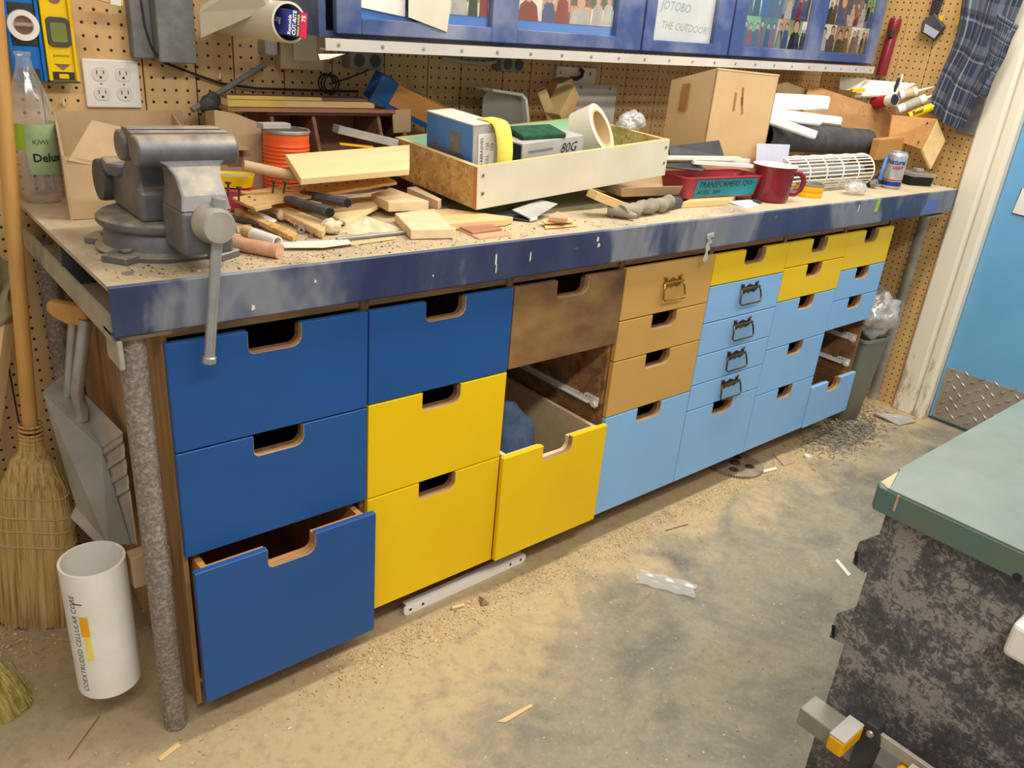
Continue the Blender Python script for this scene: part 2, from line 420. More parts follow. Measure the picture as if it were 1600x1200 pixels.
    t.col(t.mix(t.math('MULTIPLY',m,.6),lin((240,230,208)),lin((140,114,84)))); t.set(.5)
    t=NT('print_card'); v=t.coord('Object',(1,1,1)); f=t.noise(v,50,3,.8); g=t.noise(v,7,4)
    c=t.ramp(g,[(.35,lin((184,140,88))),(.65,lin((160,116,68)))]); t.col(t.mix(t.math('MULTIPLY',t.ramp(f,[(.60,BL),(.64,WH)]),.5),c,lin((96,66,40)))); t.set(.85)
special()

# ================================================================ the setting
def struct(name,g,mats,parent=None,**k):
    o=g.build(name,mats,parent,**k)
    if parent is None: o['kind']='structure'
    return o
WY=.70; WX=3.03
struct('floor',G().box((-2.2,-3.2,-.1),(3.2,.9,0)),'concrete')
hp=(0.1755,0.7000,1.2714); pegboard('pegboard_back','X',hp[0],hp[2])
hr=(3.0300,0.4016,1.4310); pegboard('pegboard_right','Y',hr[1],hr[2],(220,180,116),(206,164,100))
pm('groove_dark',(92,64,38),(70,48,28),20,.8)
wb=struct('wall_back',G().box((-2.2,WY+.008,0),(3.2,WY+.09,2.2)),'groove_dark')
gx=[-2.2,-1.9,-1.62,-1.4,-1.1,-.82,-.6,-.42,-.19,-.06,(0.0846,0.7000,1.1453)[0],(0.2862,0.7000,1.2030)[0],(0.3996,0.7000,1.2015)[0],(0.4880,0.7000,1.2328)[0],(0.6116,0.7000,1.1936)[0],.74,(0.8912,0.7000,1.2386)[0],(1.0277,0.7000,1.2371)[0],(1.1399,0.7000,1.2339)[0],(1.2913,0.7000,1.2232)[0],1.40,1.52,1.70,1.82,1.98,2.14,2.3,2.42,2.58,2.74,2.88,WX]
for a,b in zip(gx[:-1],gx[1:]):
    G().box((a+.0018,WY,0),(b-.0018,WY+.012,2.2)).build('panel','pegboard_back',wb)
wr=struct('wall_right',G().box((WX+.008,-.01,0),(WX+.12,.9,2.2)),'groove_dark')
for a,b in zip((.03,.155,.275,.395,.52,.62),(.155,.275,.395,.52,.62,WY)):
    G().box((WX,a+.0015,0),(WX+.012,b-.0015,2.2)).build('panel','pegboard_right',wr)
G().box((WX-.004,.028,0),(WX+.01,.036,2.2)).build('edge_strip','orange_wood',wr)
G().box((WX+.008,-3.2,0),(WX+.12,-1.165,2.2)).build('plaster_panel','cream_paint',wr)
G().box((WX+.008,-1.165,2.05),(WX+.12,-.01,2.2)).build('plaster_panel','cream_paint',wr)
struct('trim_2',G().box((WX-.018,-1.165,0),(WX+.05,-1.05,2.2)),'casing_dirty',bevel=.002)
# door casing and door
tc=struct('trim_1',G().prism([(WX+.012,.028),(WX-.012,.028),(WX-.018,.02),(WX-.018,-.046),(WX-.012,-.052),(WX-.012,-.060),(WX-.022,-.068),(WX-.022,-.098),(WX-.010,-.110),(WX+.012,-.112),(WX+.05,-.112),(WX+.05,.028)],0,2.2),'casing_dirty',bevel=.002)
d=tag(bpy.data.objects.new('door_1',None),None,None,None,'structure'); C.objects.link(d)
d['label']='sky blue door with a steel tread kick plate in white casing'
G().box((WX+.02,-1.05,.012),(WX+.06,-.114,2.05)).build('door_leaf','door_blue',d,bevel=.002)
kp=G().box((WX+.015,-1.0,.02),(WX+.02,-.125,.235)).build('kick_plate','tread',d)
g=G()
for i in range(26):
    for j in range(9):
        y=-.15-.056*i-(.028 if j%2 else 0); z=.042+.024*j
        if y<-.98: continue
        a=38 if (i+j)%2 else -38
        M=T(WX+.0145,y,z)@RX(a)
        g.add([(.001,-.019,0),(-.001,0,.0055),(.001,.019,0),(-.001,0,-.0055),(-.0055,0,0)],[(0,1,4),(1,2,4),(2,3,4),(3,0,4)],0,M)
tag(g.build('tread_lugs','tread',kp),kind='stuff')
sg=G().prism([(-.178,.962),(-.172,.872),(-.36,.858),(-.36,.965)],0,.002,0,Matrix(((0,0,-1,WX+.0195),(1,0,0,0),(0,1,0,0),(0,0,0,1))))
so=sg.build('notice_sheet','paper'); tag(so,'white paper notice stuck on the blue door','notice')
g=G().tube([(WX+.0165,-.178,.962),(WX+.0165,-.172,.872),(WX+.0165,-.36,.858)],.0012,6); g.build('border','ink',so)

# ================================================================ workbench
H=.93; L=2.955; RH=.083; BD=.69
b=thing('workbench','long dusty steel workbench with scraped blue front rail and pipe legs','workbench')
G().box((0,.0045,H-.008),(L,BD,H)).build('bench_top','bench_dust',b)
fr=G().prism([(0,H-.003),(.003,H+.0002),(.0045,H+.0002),(.0045,H-RH+.005),(.06,H-RH+.005),(.06,H-RH),(.004,H-RH),(0,H-RH+.004)],0,L,0,Matrix(((0,0,1,0),(1,0,0,0),(0,1,0,0),(0,0,0,1)))).build('front_rail','rail_paint',b,fix=True)
# runs and chips of white paint, tape bits
for x,z,w,h in ((.735,.905,.004,.022),(.738,.885,.0025,.02),(.215,.87,.006,.008),(1.03,.915,.006,.01),(1.035,.9,.007,.008),(.83,.9,.003,.02),(.33,.9,.004,.004),(.58,.88,.003,.003),(2.22,.915,.003,.02)):
    G().prism([(x,z-h),(x+w,z-h*.8),(x+w,z),(x+w*.2,z+.002)],.0,.0012,0,Matrix(((1,0,0,0),(0,0,-1,0),(0,1,0,0),(0,0,0,1)))).build('paint_drip','white_paint',fr)
pm('worn_blue',(92,116,176),(84,108,168),10,.5)
q=(2.6862,0.0000,0.8313)[0]; q1=(2.7924,0.0000,0.8820)[0]
G().prism([(q,.85),(q1,.86),(q1+.04,.9),(q+.03,.905)],0,.0008,0,Matrix(((1,0,0,0),(0,0,-1,0),(0,1,0,0),(0,0,0,1)))).build('worn_patch','worn_blue',fr)
t0=(2.3421,0.0000,0.9094)
G().prism([(-.012,-.022),(.008,-.024),(.012,.016),(-.004,.02)],0,.0015,0,T(t0[0],0,t0[2])@Matrix(((1,0,0,0),(0,0,-1,0),(0,1,0,0),(0,0,0,1)))).build('tape_scrap','lime',fr)
sm=(1.4609,0.0000,0.8571)
g=G(); P_=[(-.020,.030),(.008,.034),(.012,.022),(-.004,.020),(.010,.006),(-.002,.002),(.006,-.012),(-.004,-.016),(.002,-.034),(-.010,-.046),(-.018,-.040),(-.012,-.018),(-.017,-.004),(-.010,.012),(-.019,.020)]
g.prism(P_,0,.003,0,T(sm[0],-.0002,sm[2])@Matrix(((1,0,0,0),(0,0,-1,0),(0,1,0,0),(0,0,0,1))))
g.build('glue_smear','grey_card',fr,bevel=.001)
# left end: angle iron below, web and cross plate
G().box((.0,.02,H-RH-.012),(.006,BD-.01,H-RH+.03)).build('end_angle','rail_grey',b)
G().box((.006,.02,H-RH-.012),(.09,BD-.01,H-RH-.006)).build('end_angle','bench_dust',b)
G().box((.05,.33,H-RH-.006),(.056,BD-.01,H-.008)).build('end_web','bench_dust',b)
G().box((.004,.32,H-RH-.006),(.056,.33,H-.008)).build('cross_plate','dark_grey',b)
G().box((.075,.02,H-RH-.006),(.081,.32,H-.008)).build('end_web','bench_dust',b)
G().lathe([(0,0),(.006,0),(.006,.03),(0,.03)],10,0,T(.03,.12,H-.04)).build('bolt','dull_metal',b)
G().box((.004,.005,H-RH-.055),(.012,.075,H-RH-.006)).build('corner_bracket','rail_grey',b,bevel=.002)
for x,y in ((.034,.045),(.036,.64)):
    G().lathe([(0,0),(.0205,0),(.0215,.004),(.0215,H-RH),(0,H-RH)],24,0,T(x,y,0)).build('leg','leg_dust',b,smooth=True)
for x,y in (((3.0388,0.1200,0.5551)[0],.12),(2.86,.60)):
    G().lathe([(0,0),(.0245,0),(.0245,H-.02),(0,H-.02)],24,0,T(x,y,0)).build('leg','galvanised',b,smooth=True)
G().box((2.80,.02,H-RH-.02),(2.95,.1,H-RH-.012)).build('corner_bracket','rail_grey',b)

# ================================================================ drawer cabinets under the bench
cx=[.0763,.4519,.8136,1.1715,1.5297,1.8941,2.2500,2.5584]
FY=.02; ZT=.8195; ZB=.1013
XZ=Matrix(((1,0,0,0),(0,0,1,0),(0,1,0,0),(0,0,0,1)))   # polygon (x,z) pushed along y
def notch_poly(x0,x1,z0,z1,cut=True,nw=.098,nd=.042,r=.019,off=0,chip=False):
    xc=(x0+x1)/2+off; P=[(x0,z0),(x1,z0),(x1,z1)]; a=b_=None
    if cut:
        a=len(P); P.append((xc+nw/2,z1))
        for k in range(6):
            t=R(90*k/5); P.append((xc+nw/2-r+r*math.cos(t),z1-nd+r-r*math.sin(t)))
        for k in range(6):
            t=R(90+90*k/5); P.append((xc-nw/2+r*.55+r*.55*math.cos(t),z1-nd+r*.55-r*.55*math.sin(t)))
        P.append((xc-nw/2,z1)); b_=len(P)-1
    P.append((x0,z1))
    return P,a,b_
def drawer(parent,i,z1,z0,mat,pull=0,cut=True,off=0,deep=.48,nw=.098,boxm='box_wood',content=None):
    x0=cx[i]+.0015; x1=cx[i+1]-.0015; y=FY-pull
    P,a,b_=notch_poly(x0,x1,z0+.0015,z1-.0015,cut,nw,.042,.019,off)
    g=G().prism(P,y,y+.014,0,XZ,side=(lambda k:1 if a is not None and a<=k<b_ else 0))
    d=g.build('drawer',[mat,'edge_wood'],parent,bevel=.0012,fix=True)
    # box behind the front, its front board cut the same way
    P,a,b_=notch_poly(x0+.018,x1-.018,z0+.012,z1-.008,cut,nw,.036,.017,off)
    g=G().prism(P,y+.0142,y+.026,0,XZ)
    zt=z1-.010; zb=z0+.012; yb=y+deep
    g.box((x0+.018,y+.026,zb),(x0+.030,yb,zt)); g.box((x1-.030,y+.026,zb),(x1-.018,yb,zt))
    g.box((x0+.030,yb-.012,zb),(x1-.030,yb,zt)); g.box((x0+.030,y+.026,zb),(x1-.030,yb-.012,zb+.006))
    g.build('drawer_box',boxm,d)
    return d,(x0,x1,y,zb)
def carcass(i,name,label,zfloor=.06):
    c=thing(name,label,'drawer cabinet',((cx[i]+cx[i+1])/2,.3,0),(0,0,0),'drawer cabinets under the bench')
    ox=(cx[i]+cx[i+1])/2
    holder=bpy.data.objects.new('tmp',None)
    x0,x1=cx[i],cx[i+1]
    g=G(); M=T(-ox,-.3,0)
    g.box((x0,.036,.035 if i==0 else .088),(x0+.009,.60,.838),1 if i==0 else 0,M); g.box((x1-.009,.036,.088),(x1,.60,.838),0,M)
    g.box((x0+.009,.59,.088),(x1-.009,.60,.838),0,M); g.box((x0+.009,.036,.088),(x1-.009,.59,.098),0,M)
    g.box((x0+.009,.04,.822),(x1-.009,.59,.838),2,M)
    g.build('carcass',['osb_dark','side_ply','edge_wood'],c)
    G().box((x0,.16,0),(x1,.172,.088),0,M).build('plinth','dark_wood',c)
    return c,M
def bail(parent,x,z,y,mat,name,w=.066,s=1.0):
    """scalloped back plate, two posts and a swinging bail"""
    P=[]
    for k in range(13):
        u=-1+2*k/12; P.append((u*w*.5,.010+.004*math.cos(u*math.pi*2.0)+(.004 if abs(u)>.8 else 0)))
    for k in range(13):
        u=1-2*k/12; P.append((u*w*.42,-.012-.003*math.cos(u*math.pi*3.0)))
    A=T(x,y,z)@Matrix(((s,0,0,0),(0,0,-1,0),(0,s,0,0),(0,0,0,1)))
    g=G().prism(P,0,.0018,0,A)
    g.tube([(x-w*.5,y-.006,z+.002),(x+w*.5,y-.006,z+.002)],.0042,8)
    for sx in (-1,1):
        g.lathe([(0,0),(.0045,0),(.004,.003),(0,.005)],8,0,T(x+sx*w*.36,y,z+.012)@RX(90))
        g.lathe([(0,0),(.003,0),(.0025,.003),(0,.004)],8,0,T(x+sx*w*.2,y,z-.008)@RX(90))
    h=g.build('handle',mat,parent,smooth=True)
    pts=[(-w*.5,-.006,.002),(-w*.55,-.010,-.012),(-w*.6,-.014,-.036),(-w*.52,-.016,-.042),(w*.52,-.016,-.042),(w*.6,-.014,-.036),(w*.55,-.010,-.012),(w*.5,-.006,.002)]
    h2=G().tube([(x+a,y+b2,z+c2) for a,b2,c2 in pts],.0027,8)
    # the swinging ring is joined to the handle so that no fourth level is needed
    me=h.data; bm=bmesh.new(); bm.from_mesh(me)
    vs=[bm.verts.new(v) for v in h2.v]
    for f in h2.f: bm.faces.new([vs[k] for k in f])
    bm.to_mesh(me); bm.free(); me.polygons.foreach_set('use_smooth',[True]*len(me.polygons))
    return h
def shift(objs,M):
    for o in objs: o.data.transform(M)
LBL=['drawer cabinet with three dark blue drawers beside the vise end leg','drawer cabinet with one dark blue drawer above two yellow ones','drawer cabinet with a bare brown drawer, an empty slot and a yellow drawer','drawer cabinet with three tan drawers above a light blue one','drawer cabinet with four metal bail handles on light blue drawers','drawer cabinet with two yellow drawers above three light blue ones','drawer cabinet at the bin end with an empty slot above its lowest drawer']
def unit(i,rows):
    c,M=carcass(i,'drawer_cabinet',LBL[i]); out=[]
    for k,(z1,z0,mat,kw) in enumerate(rows):
        kw=dict(kw); hb=kw.pop('bail',None)
        d,info=drawer(c,i,z1,z0,mat,**kw)
        if hb: bail(d,info[0]+(info[1]-info[0])*hb[1],z1-(z1-z0)*.42 if len(hb)<3 else z1-hb[2],info[2]-.0005,hb[0],'handle',hb[3] if len(hb)>3 else .066)
        for o in [d]+list(d.children): o.data.transform(M)
        out.append(d)
    return c,M,out
N={}
unit(0,[(ZT,.6166,'dark_blue',N),(.6166,.4000,'dark_blue',N),(.3920,.0828,'dark_blue',dict(pull=.040,boxm='orange_wood'))])
unit(1,[(ZT,.6200,'dark_blue',N),(.6200,.3998,'yellow',N),(.3998,ZB,'yellow',N)])
c3,M3,d3=unit(2,[(ZT,.6229,'brown_ply',N),(.3998,ZB,'yellow',dict(pull=.012,boxm='mdf'))])
unit(3,[(ZT+.002,.6825,'tan',dict(cut=False,bail=('brass',.52,.058,.074))),(.6825,.5709,'tan',N),(.5709,.4109,'tan',N),(.4109,ZB,'light_blue',N)])
B=('bronze',.53)
unit(4,[(ZT,.7280,'yellow',dict(off=.01)),(.7280,.6174,'light_blue',dict(cut=False,bail=B+(.028,.088))),(.6174,.5183,'light_blue',dict(cut=False,bail=B+(.028,.088))),(.5183,.4246,'light_blue',dict(cut=False,bail=B+(.028,.088))),(.4246,.3412,'light_blue',dict(cut=False,bail=B+(.028,.088))),(.3412,ZB,'light_blue',N)])
unit(5,[(ZT,.7382,'yellow',dict(nw=.085)),(.7382,.6294,'yellow',dict(nw=.085)),(.6294,.4691,'light_blue',dict(nw=.085)),(.4691,.3087,'light_blue',dict(nw=.085)),(.3087,ZB,'light_blue',dict(nw=.085))])
c7,M7,d7=unit(6,[(ZT,.6894,'yellow',dict(nw=.085)),(.6894,.5820,'light_blue',dict(nw=.085)),(.5820,.4745,'light_blue',dict(nw=.085)),(.2650,ZB,'light_blue',dict(nw=.085,pull=.006))])
# white steel runners in the two empty slots
def slide(parent,M,x,y0,y1,z,side):
    g=G(); s=side
    g.prism([(y0,z-.006),(y0+.008,z-.014),(y0+.022,z-.012),(y0+.03,z-.004),(y1,z-.004),(y1,z+.008),(y0+.06,z+.008),(y0+.045,z+.018),(y0,z+.018)],x-.002,x+.002,0,Matrix(((0,0,1,0),(1,0,0,0),(0,1,0,0),(0,0,0,1))))
    g.box((x-.010,y0+.03,z-.006),(x+.002,y1,z-.003))
    g.lathe([(0,0),(.008,0),(.008,.006),(0,.006)],12,0,T(x-.008,y0+.012,z-.002)@RY(90))
    o=g.build('runner','white_plastic',parent)
    h=G()
    for k in range(4): h.lathe([(0,0),(.0022,0)],8,0,T(x-.0026,y0+.03+.012*k,z+.011-.002*(k%2))@RY(90))
    h.build('screw_hole','ink',o); 
    for q_ in (o,)+tuple(o.children): q_.data.transform(M)
slide(c3,M3,cx[3]-.011,.044,.5,.445,-1)
slide(c7,M7,cx[7]-.011,.044,.5,.385,-1)
slide(c7,M7,cx[7]-.011,.044,.5,.285,-1)
# things lying in the half open yellow drawer and the last light blue drawer
def crumple(name,label,cat,loc,rad,mat,seed,n=5,amp=.25,rot=0,bumpf=3,group=None):
    rnd=random.Random(seed); bm=bmesh.new(); bmesh.ops.create_icosphere(bm,subdivisions=n if n<5 else 4,radius=1)
    ph=[rnd.uniform(0,6.28) for _ in range(12)]
    for v in bm.verts:
        p=v.co.copy(); k=0
        for j in range(4):
            f=bumpf*(1.6**j); k+=math.sin(p.x*f+ph[j])*math.sin(p.y*f*1.1+ph[j+4])*math.sin(p.z*f*.9+ph[j+8])/(1.35**j)
        v.co=p*(1+amp*k)
        v.co=Vector((v.co.x*rad[0],v.co.y*rad[1],v.co.z*rad[2]))
    me=bpy.data.meshes.new(name); bm.to_mesh(me); bm.free(); me.materials.append(MT(mat)); me.polygons.foreach_set('use_smooth',[True]*len(me.polygons))
    zmin=min(v.co.z for v in me.vertices)
    for v in me.vertices: v.co.z-=zmin
    o=bpy.data.objects.new(name,me); C.objects.link(o); o.location=loc; o.rotation_euler=(0,0,rot)
    return tag(o,label,cat,group)
crumple('rag','balled slate blue rag in the open yellow drawer','rag',(.955,.16,.121),(.085,.075,.15),'cloth_blue',3,amp=.11,bumpf=3.2)
plank('orange_scrap','orange scrap beside the blue rag in the yellow drawer','scrap',(1.0,.072,.28),(1.03,.066,.31),.03,.02,'orange_rag')
plank('orange_scrap','orange scrap nearest the notch in the yellow drawer','scrap',(1.05,.075,.28),(1.075,.068,.31),.03,.02,'orange_rag')
crumple('clear_wrapper','crumpled clear wrapper in the lowest drawer beside the bin','wrapper',(2.325,.10,.121),(.04,.03,.07),'bag_film',9,n=3,amp=.2)

# ================================================================ wall cabinet with glazed photo doors
CY=.405; CL=2.31; CX=.566; CZ=1.258; CH=.42; tilt=-math.degrees(math.asin(.043/2.44))
cb=thing('wall_cabinet','long blue wall cabinet with photo collages behind its glazed doors','wall cabinet',(CX,CY,CZ),(0,tilt,0))
def cxp(x): return x-CX
zc=.026
g=G(); g.box((-.0,.022,zc),(CL,WY-CY-.002,zc+.012)); g.box((-.0,.022,zc+.012),(.016,WY-CY-.002,CH)); g.box((CL-.016,.022,zc+.012),(CL,WY-CY-.002,CH)); g.box((.016,WY-CY-.012,zc+.012),(CL-.016,WY-CY-.002,CH))
g.box((.016,.022,CH-.016),(CL-.016,WY-CY-.012,CH))
g.build('cabinet_body','cabinet_blue',cb)
pm('strip_white',(206,198,188),(192,184,176),6,.45)
s=G().box((0,-.004,.0),(CL,.022,.003)); s.box((0,-.006,0),(CL,-.002,.024)); s=s.build('edge_strip','strip_white',cb)
for k in range(22):
    x=.03+k*(CL-.06)/21
    G().lathe([(0,0),(.0042,0),(.0038,.0015),(0,.002)],10,0,T(x,-.006,.012)@RX(90)).build('screw','dull_metal',s)
def zat(x): return .055
doors=[((.596,1.543),[(.655,1.009),(1.090,1.438)]),((1.551,1.946),[(1.594,1.869)]),((1.956,2.868),[(2.017,2.390),(2.476,2.815)])]
rnd=random.Random(4)
PH=[]
for i,c in enumerate([(96,80,64),(150,120,96),(70,86,58),(204,190,170),(60,66,92),(120,150,90),(178,140,110),(214,204,196),(88,60,50)]): pm('photo_ground_%d'%i,c,tuple(min(255,x*1.35) for x in c),26,.5,lo=.3,hi=.7)
for i,c in enumerate([(34,34,48),(60,84,140),(200,196,190),(150,40,44),(84,76,70),(40,60,46)]): pm('photo_cloth_%d'%i,c,None,30,.5)
for i,c in enumerate([(50,36,26),(110,78,46),(28,24,22)]): pm('photo_hair_%d'%i,c,None,30,.5)
XZf=Matrix(((1,0,0,0),(0,0,-1,0),(0,1,0,0),(0,0,0,1)))
def photo(parent,x0,x1,z0,z1,y):
    mats=['photo_ground_%d'%rnd.randrange(9),'skin']+['photo_cloth_%d'%rnd.randrange(6) for _ in range(2)]+['photo_hair_%d'%rnd.randrange(3),'photo_ground_%d'%rnd.randrange(9)]
    g=G().box((x0,y,z0),(x1,y+.0006,z1)); w=x1-x0; h=z1-z0
    hz=z0+h*rnd.uniform(.3,.5)
    g.add([(x0,y-.0001,z0),(x1,y-.0001,z0),(x1,y-.0001,hz),(x0,y-.0001,hz)],[(0,1,2,3)],5)
    n=rnd.choice((1,1,2,2,3))
    for k in range(n):
        px=x0+w*(k+.5)/n+rnd.uniform(-.06,.06)*w; s_=min(w/n*1.1,h*.9); yy=y-.0002-.0002*k
        hd=z0+min(h*.86,h*rnd.uniform(.6,.78)); r=s_*.2; a=max(x0,px-s_*.45); b2=min(x1,px+s_*.45)
        g.add([(a,yy,z0),(b2,yy,z0),(b2-.1*s_,yy,hd-r*1.6),(px+r*.7,yy,hd-r*.9),(px-r*.7,yy,hd-r*.9),(a+.1*s_,yy,hd-r*1.6)],[(0,1,2,3,4,5)],2+k%2)
        for rr,dz,mi,dy in ((r*1.25,r*.3,4,-.0001),(r,0,1,-.00015)):
            m=[(px+rr*math.cos(R(30*q)),yy+dy,hd+dz+rr*1.15*math.sin(R(30*q))) for q in range(12)]
            g.add(m,[tuple(range(12))],mi)
    return g.build('photo',mats,parent)
for di,((x0,x1),panes) in enumerate(doors):
    x0=cxp(x0); x1=cxp(x1); zb=.034; zt=CH
    dz=.032 if di==0 else .03
    g=G(); cut=[x0]
    for a,b2 in panes: cut+=[cxp(a),cxp(b2)]
    cut.append(x1)
    p0=zb+dz
    for k in range(0,len(cut),2): g.box((cut[k],0,zb),(cut[k+1],.018,zt))
    for k in range(1,len(cut)-1,2): g.box((cut[k],0,zb),(cut[k+1],.018,p0)); g.box((cut[k],0,zt-.05),(cut[k+1],.018,zt))
    dr=g.build('door','cabinet_blue',cb,bevel=.0015)
    for k in range(1,len(cut)-1,2):
        a,b2=cut[k],cut[k+1]
        G().box((a,.012,p0),(b2,.0135,zt-.05)).build('pane','pane_glass',dr)
        G().box((a-.005,.0165,p0-.005),(b2+.005,.0175,zt-.045)).build('backing_sheet','cabinet_trim_blue' if di==0 else 'photo_ground_8',dr)
        if di==1:
            G().box((a,.015,p0),(b2,.016,zt-.06)).build('note','paper',dr)
            for q,(tx,sz) in enumerate((('JOTOBO',.034),('THE OUTDOOR!',.029))):
                text(tx,sz,dr,'grey_card',(a+.03+.01*q,.0147,p0+.082-.05*q),(90,2,0),shear=.2)
            continue
        z=p0+(.022 if di==0 else .002); row=0
        while z<.29:
            h=.088+.012*(row%2) ; x=a+.002
            while x<b2-.012:
                w=min(rnd.uniform(.07,.11),b2-.002-x)
                if b2-.002-x-w<.02: w=b2-.002-x
                photo(dr,x,x+w-.001,z,z+h-.001,.0152-.0003*(row%2)); x+=w
            z+=h; row+=1
# two white sheets taped outside the first pane
sx=(0.6519,0.4000,1.3461)[0]-CX; 
o=G().prism([(sx,.088),((0.7700,0.4000,1.3481)[0]-CX,.075),((0.7700,0.4000,1.3481)[0]-CX,.33),(sx,.33)],0,.0008,0,T(0,.011,0)@XZf).build('white_sheet','paper',cb)
o=G().prism([((0.7700,0.4000,1.3481)[0]-CX,.075),((0.8749,0.4000,1.3244)[0]-CX,.05),((0.8820,0.4000,1.3543)[0]-CX,.1),((0.8893,0.4000,1.3814)[0]-CX,.33),((0.7700,0.4000,1.3481)[0]-CX,.33)],0,.0012,0,T(0,-.002,0)@XZf).build('white_sheet','cream_paint',cb)

# ================================================================ green topped table in the right foreground
tx=.833; ty=-.815; tz=.75
tb=thing('green_table','cabinet table with chipped pale green top and mottled dark sides','table',(tx,ty,0))
Pt=[(0,-.018),(.05,0),(.9,0),(.9,-.9),(0,-.9)]
G().prism([(0.0,-.02),(.012,-.02),(.075,-.002),(.075,0),(.95,0),(.95,-.9),(0,-.9)],tz-.003,tz,0).build('top_laminate','table_green',tb)
G().prism([(-.001,-.008),(.012,.0),(.95,.001),(.95,-.9),(-.001,-.9)],tz-.043,tz-.003,0).build('top_edge','table_edge',tb,bevel=.0015)
G().prism([(.003,-.019),(.011,-.019),(.07,-.002),(.012,-.003)],tz-.004,tz-.0015,0).build('chipped_corner','chip_wood',tb)
hb=(0.8320,-1.0272,0.7113)
G().lathe([(0,0),(.006,0),(.006,.001),(0,.001)],12,0,T(-.0025,hb[1]-ty,hb[2])@RY(90)).build('bolt_hole','ink',tb)
g=G().box((-.002,-.039,tz-.03),(0,-.036,tz-.003)).build('edge_crack','chip_wood',tb)
G().box((.016,-.88,.0),(.93,-.022,tz-.043)).build('cabinet_body','mottled_film',tb,bevel=.001)
# rail, clamp, handle and tabs on the near side of the table
G2X=lambda x:Matrix(((0,0,1,x-tx),(1,0,0,-ty),(0,1,0,0),(0,0,0,1)))
for P in ([(0.8490,-0.8377,0.6622),(0.8490,-0.8117,0.6338),(0.8490,-0.8119,0.5934),(0.8490,-0.8330,0.5880),(0.8490,-0.8379,0.5936)],[(0.8490,-0.8374,0.5241),(0.8490,-0.8115,0.4905),(0.8490,-0.8113,0.4433),(0.8490,-0.8351,0.4458),(0.8490,-0.8380,0.4561)]):
    t_=G().prism([(p[1],p[2]) for p in P],0,.008,0,G2X(.8485)).build('drawer_pull','mottled_film',tb)
    c_=[P[1],P[2]]; a,b2=Vector(c_[0]),Vector(c_[1])
    G().box((-.001,-.004,-.011),(.0005,.001,.011),0,T(.8485-tx,(a.y*.3+b2.y*.7)-ty-.002,(a.z*.3+b2.z*.7))@RX(-14)).build('slot','black',t_)
ra=(0.8000,-0.8174,0.3204)
G().box((.80-tx,-.7,ra[2]-.036),(.849-tx,ra[1]-ty,ra[2])).build('side_rail','grey_plastic',tb,bevel=.003,seg=2)
hw=(0.8000,-1.0475,0.6109)
G().box((.80-tx,-.5,hw[2]),(.849-tx,hw[1]-ty,hw[2]+.055)).build('side_handle','white_plastic',tb,bevel=.008,seg=3)
# bar clamp resting on that rail
ca=(0.8150,-0.9411,0.3964)
cl=thing('bar_clamp','yellow and black bar clamp resting on the grey table rail','clamp',(.795,ca[1],ra[2]+.028))
G().box((-.006,-.34,.012),(.002,.0,.034)).build('bar','galvanised',cl,bevel=.001)
G().prism([(-.012,-.06),(.016,-.06),(.018,.03),(.012,.046),(-.008,.046),(-.016,.02)],-.012,.012,0,Matrix(((0,0,1,-.002),(1,0,0,.004),(0,1,0,.0),(0,0,0,1)))).build('fixed_jaw','black_plastic',cl,bevel=.003,seg=2)
G().lathe([(0,0),(.006,0),(.005,.003),(0,.004)],12,0,T(-.0145,.004,.03)@RY(-90)).build('rivet','steel',cl,smooth=True)
def pad(y,z): 
    o=G().box((-.075,y-.013,z-.03),(-.012,y+.013,z)).build('jaw_pad','gold_yellow',cl,bevel=.004,seg=2)
    G().box((-.074,y-.0125,z-.0005),(-.013,y+.0125,z+.0015)).build('pad_face','grey_card',o)
pad(.028,.036); pad(-.075,.028)
G().box((-.016,-.20,-.05),(.01,-.045,.008)).build('trigger_body','gold_yellow',cl,bevel=.004)
G().box((-.018,-.17,.0),(.012,-.13,.05)).build('sliding_jaw','black_plastic',cl,bevel=.004,seg=2)
G().lathe([(0,0),(.005,0),(.005,.02),(0,.02)],10,0,T(-.018,-.15,.036)@RY(-90)).build('screw','steel',cl,smooth=True)
G().box((-.03,-.03,-.06),(-.012,-.005,-.03)).build('trigger','red',cl,bevel=.003)

# ================================================================ bench vise
vs=thing('bench_vise','big dusty cast iron bench vise bolted to the bench corner','vise',(.150,.195,H))
base=G().lathe([(0,0),(.112,0),(.114,.008),(.102,.014),(.098,.04),(.094,.046),(0,.046)],40).build('base','vise_iron',vs,smooth=True,fix=True)
for a in (215,300,80,140):
    x,y=.104*math.cos(R(a)),.104*math.sin(R(a))
    g=G().prism([(-.024,-.03),(.024,-.03),(.03,.012),(-.03,.012)][::-1],0,.013,0,T(x,y,0)@RZ(a-90)@RZ(180))
    g.lathe([(0,.013),(.012,.013),(.012,.02),(0,.02)],6,0,T(x,y,0)); g.build('bolt_lug','vise_iron',base,bevel=.002)
G().lathe([(0,.046),(.106,.046),(.109,.050),(.109,.058),(.104,.062),(0,.062)],40).build('swivel_plate','vise_iron',vs,smooth=True,fix=True)
YZ=Matrix(((0,0,1,0),(1,0,0,0),(0,1,0,0),(0,0,0,1)))
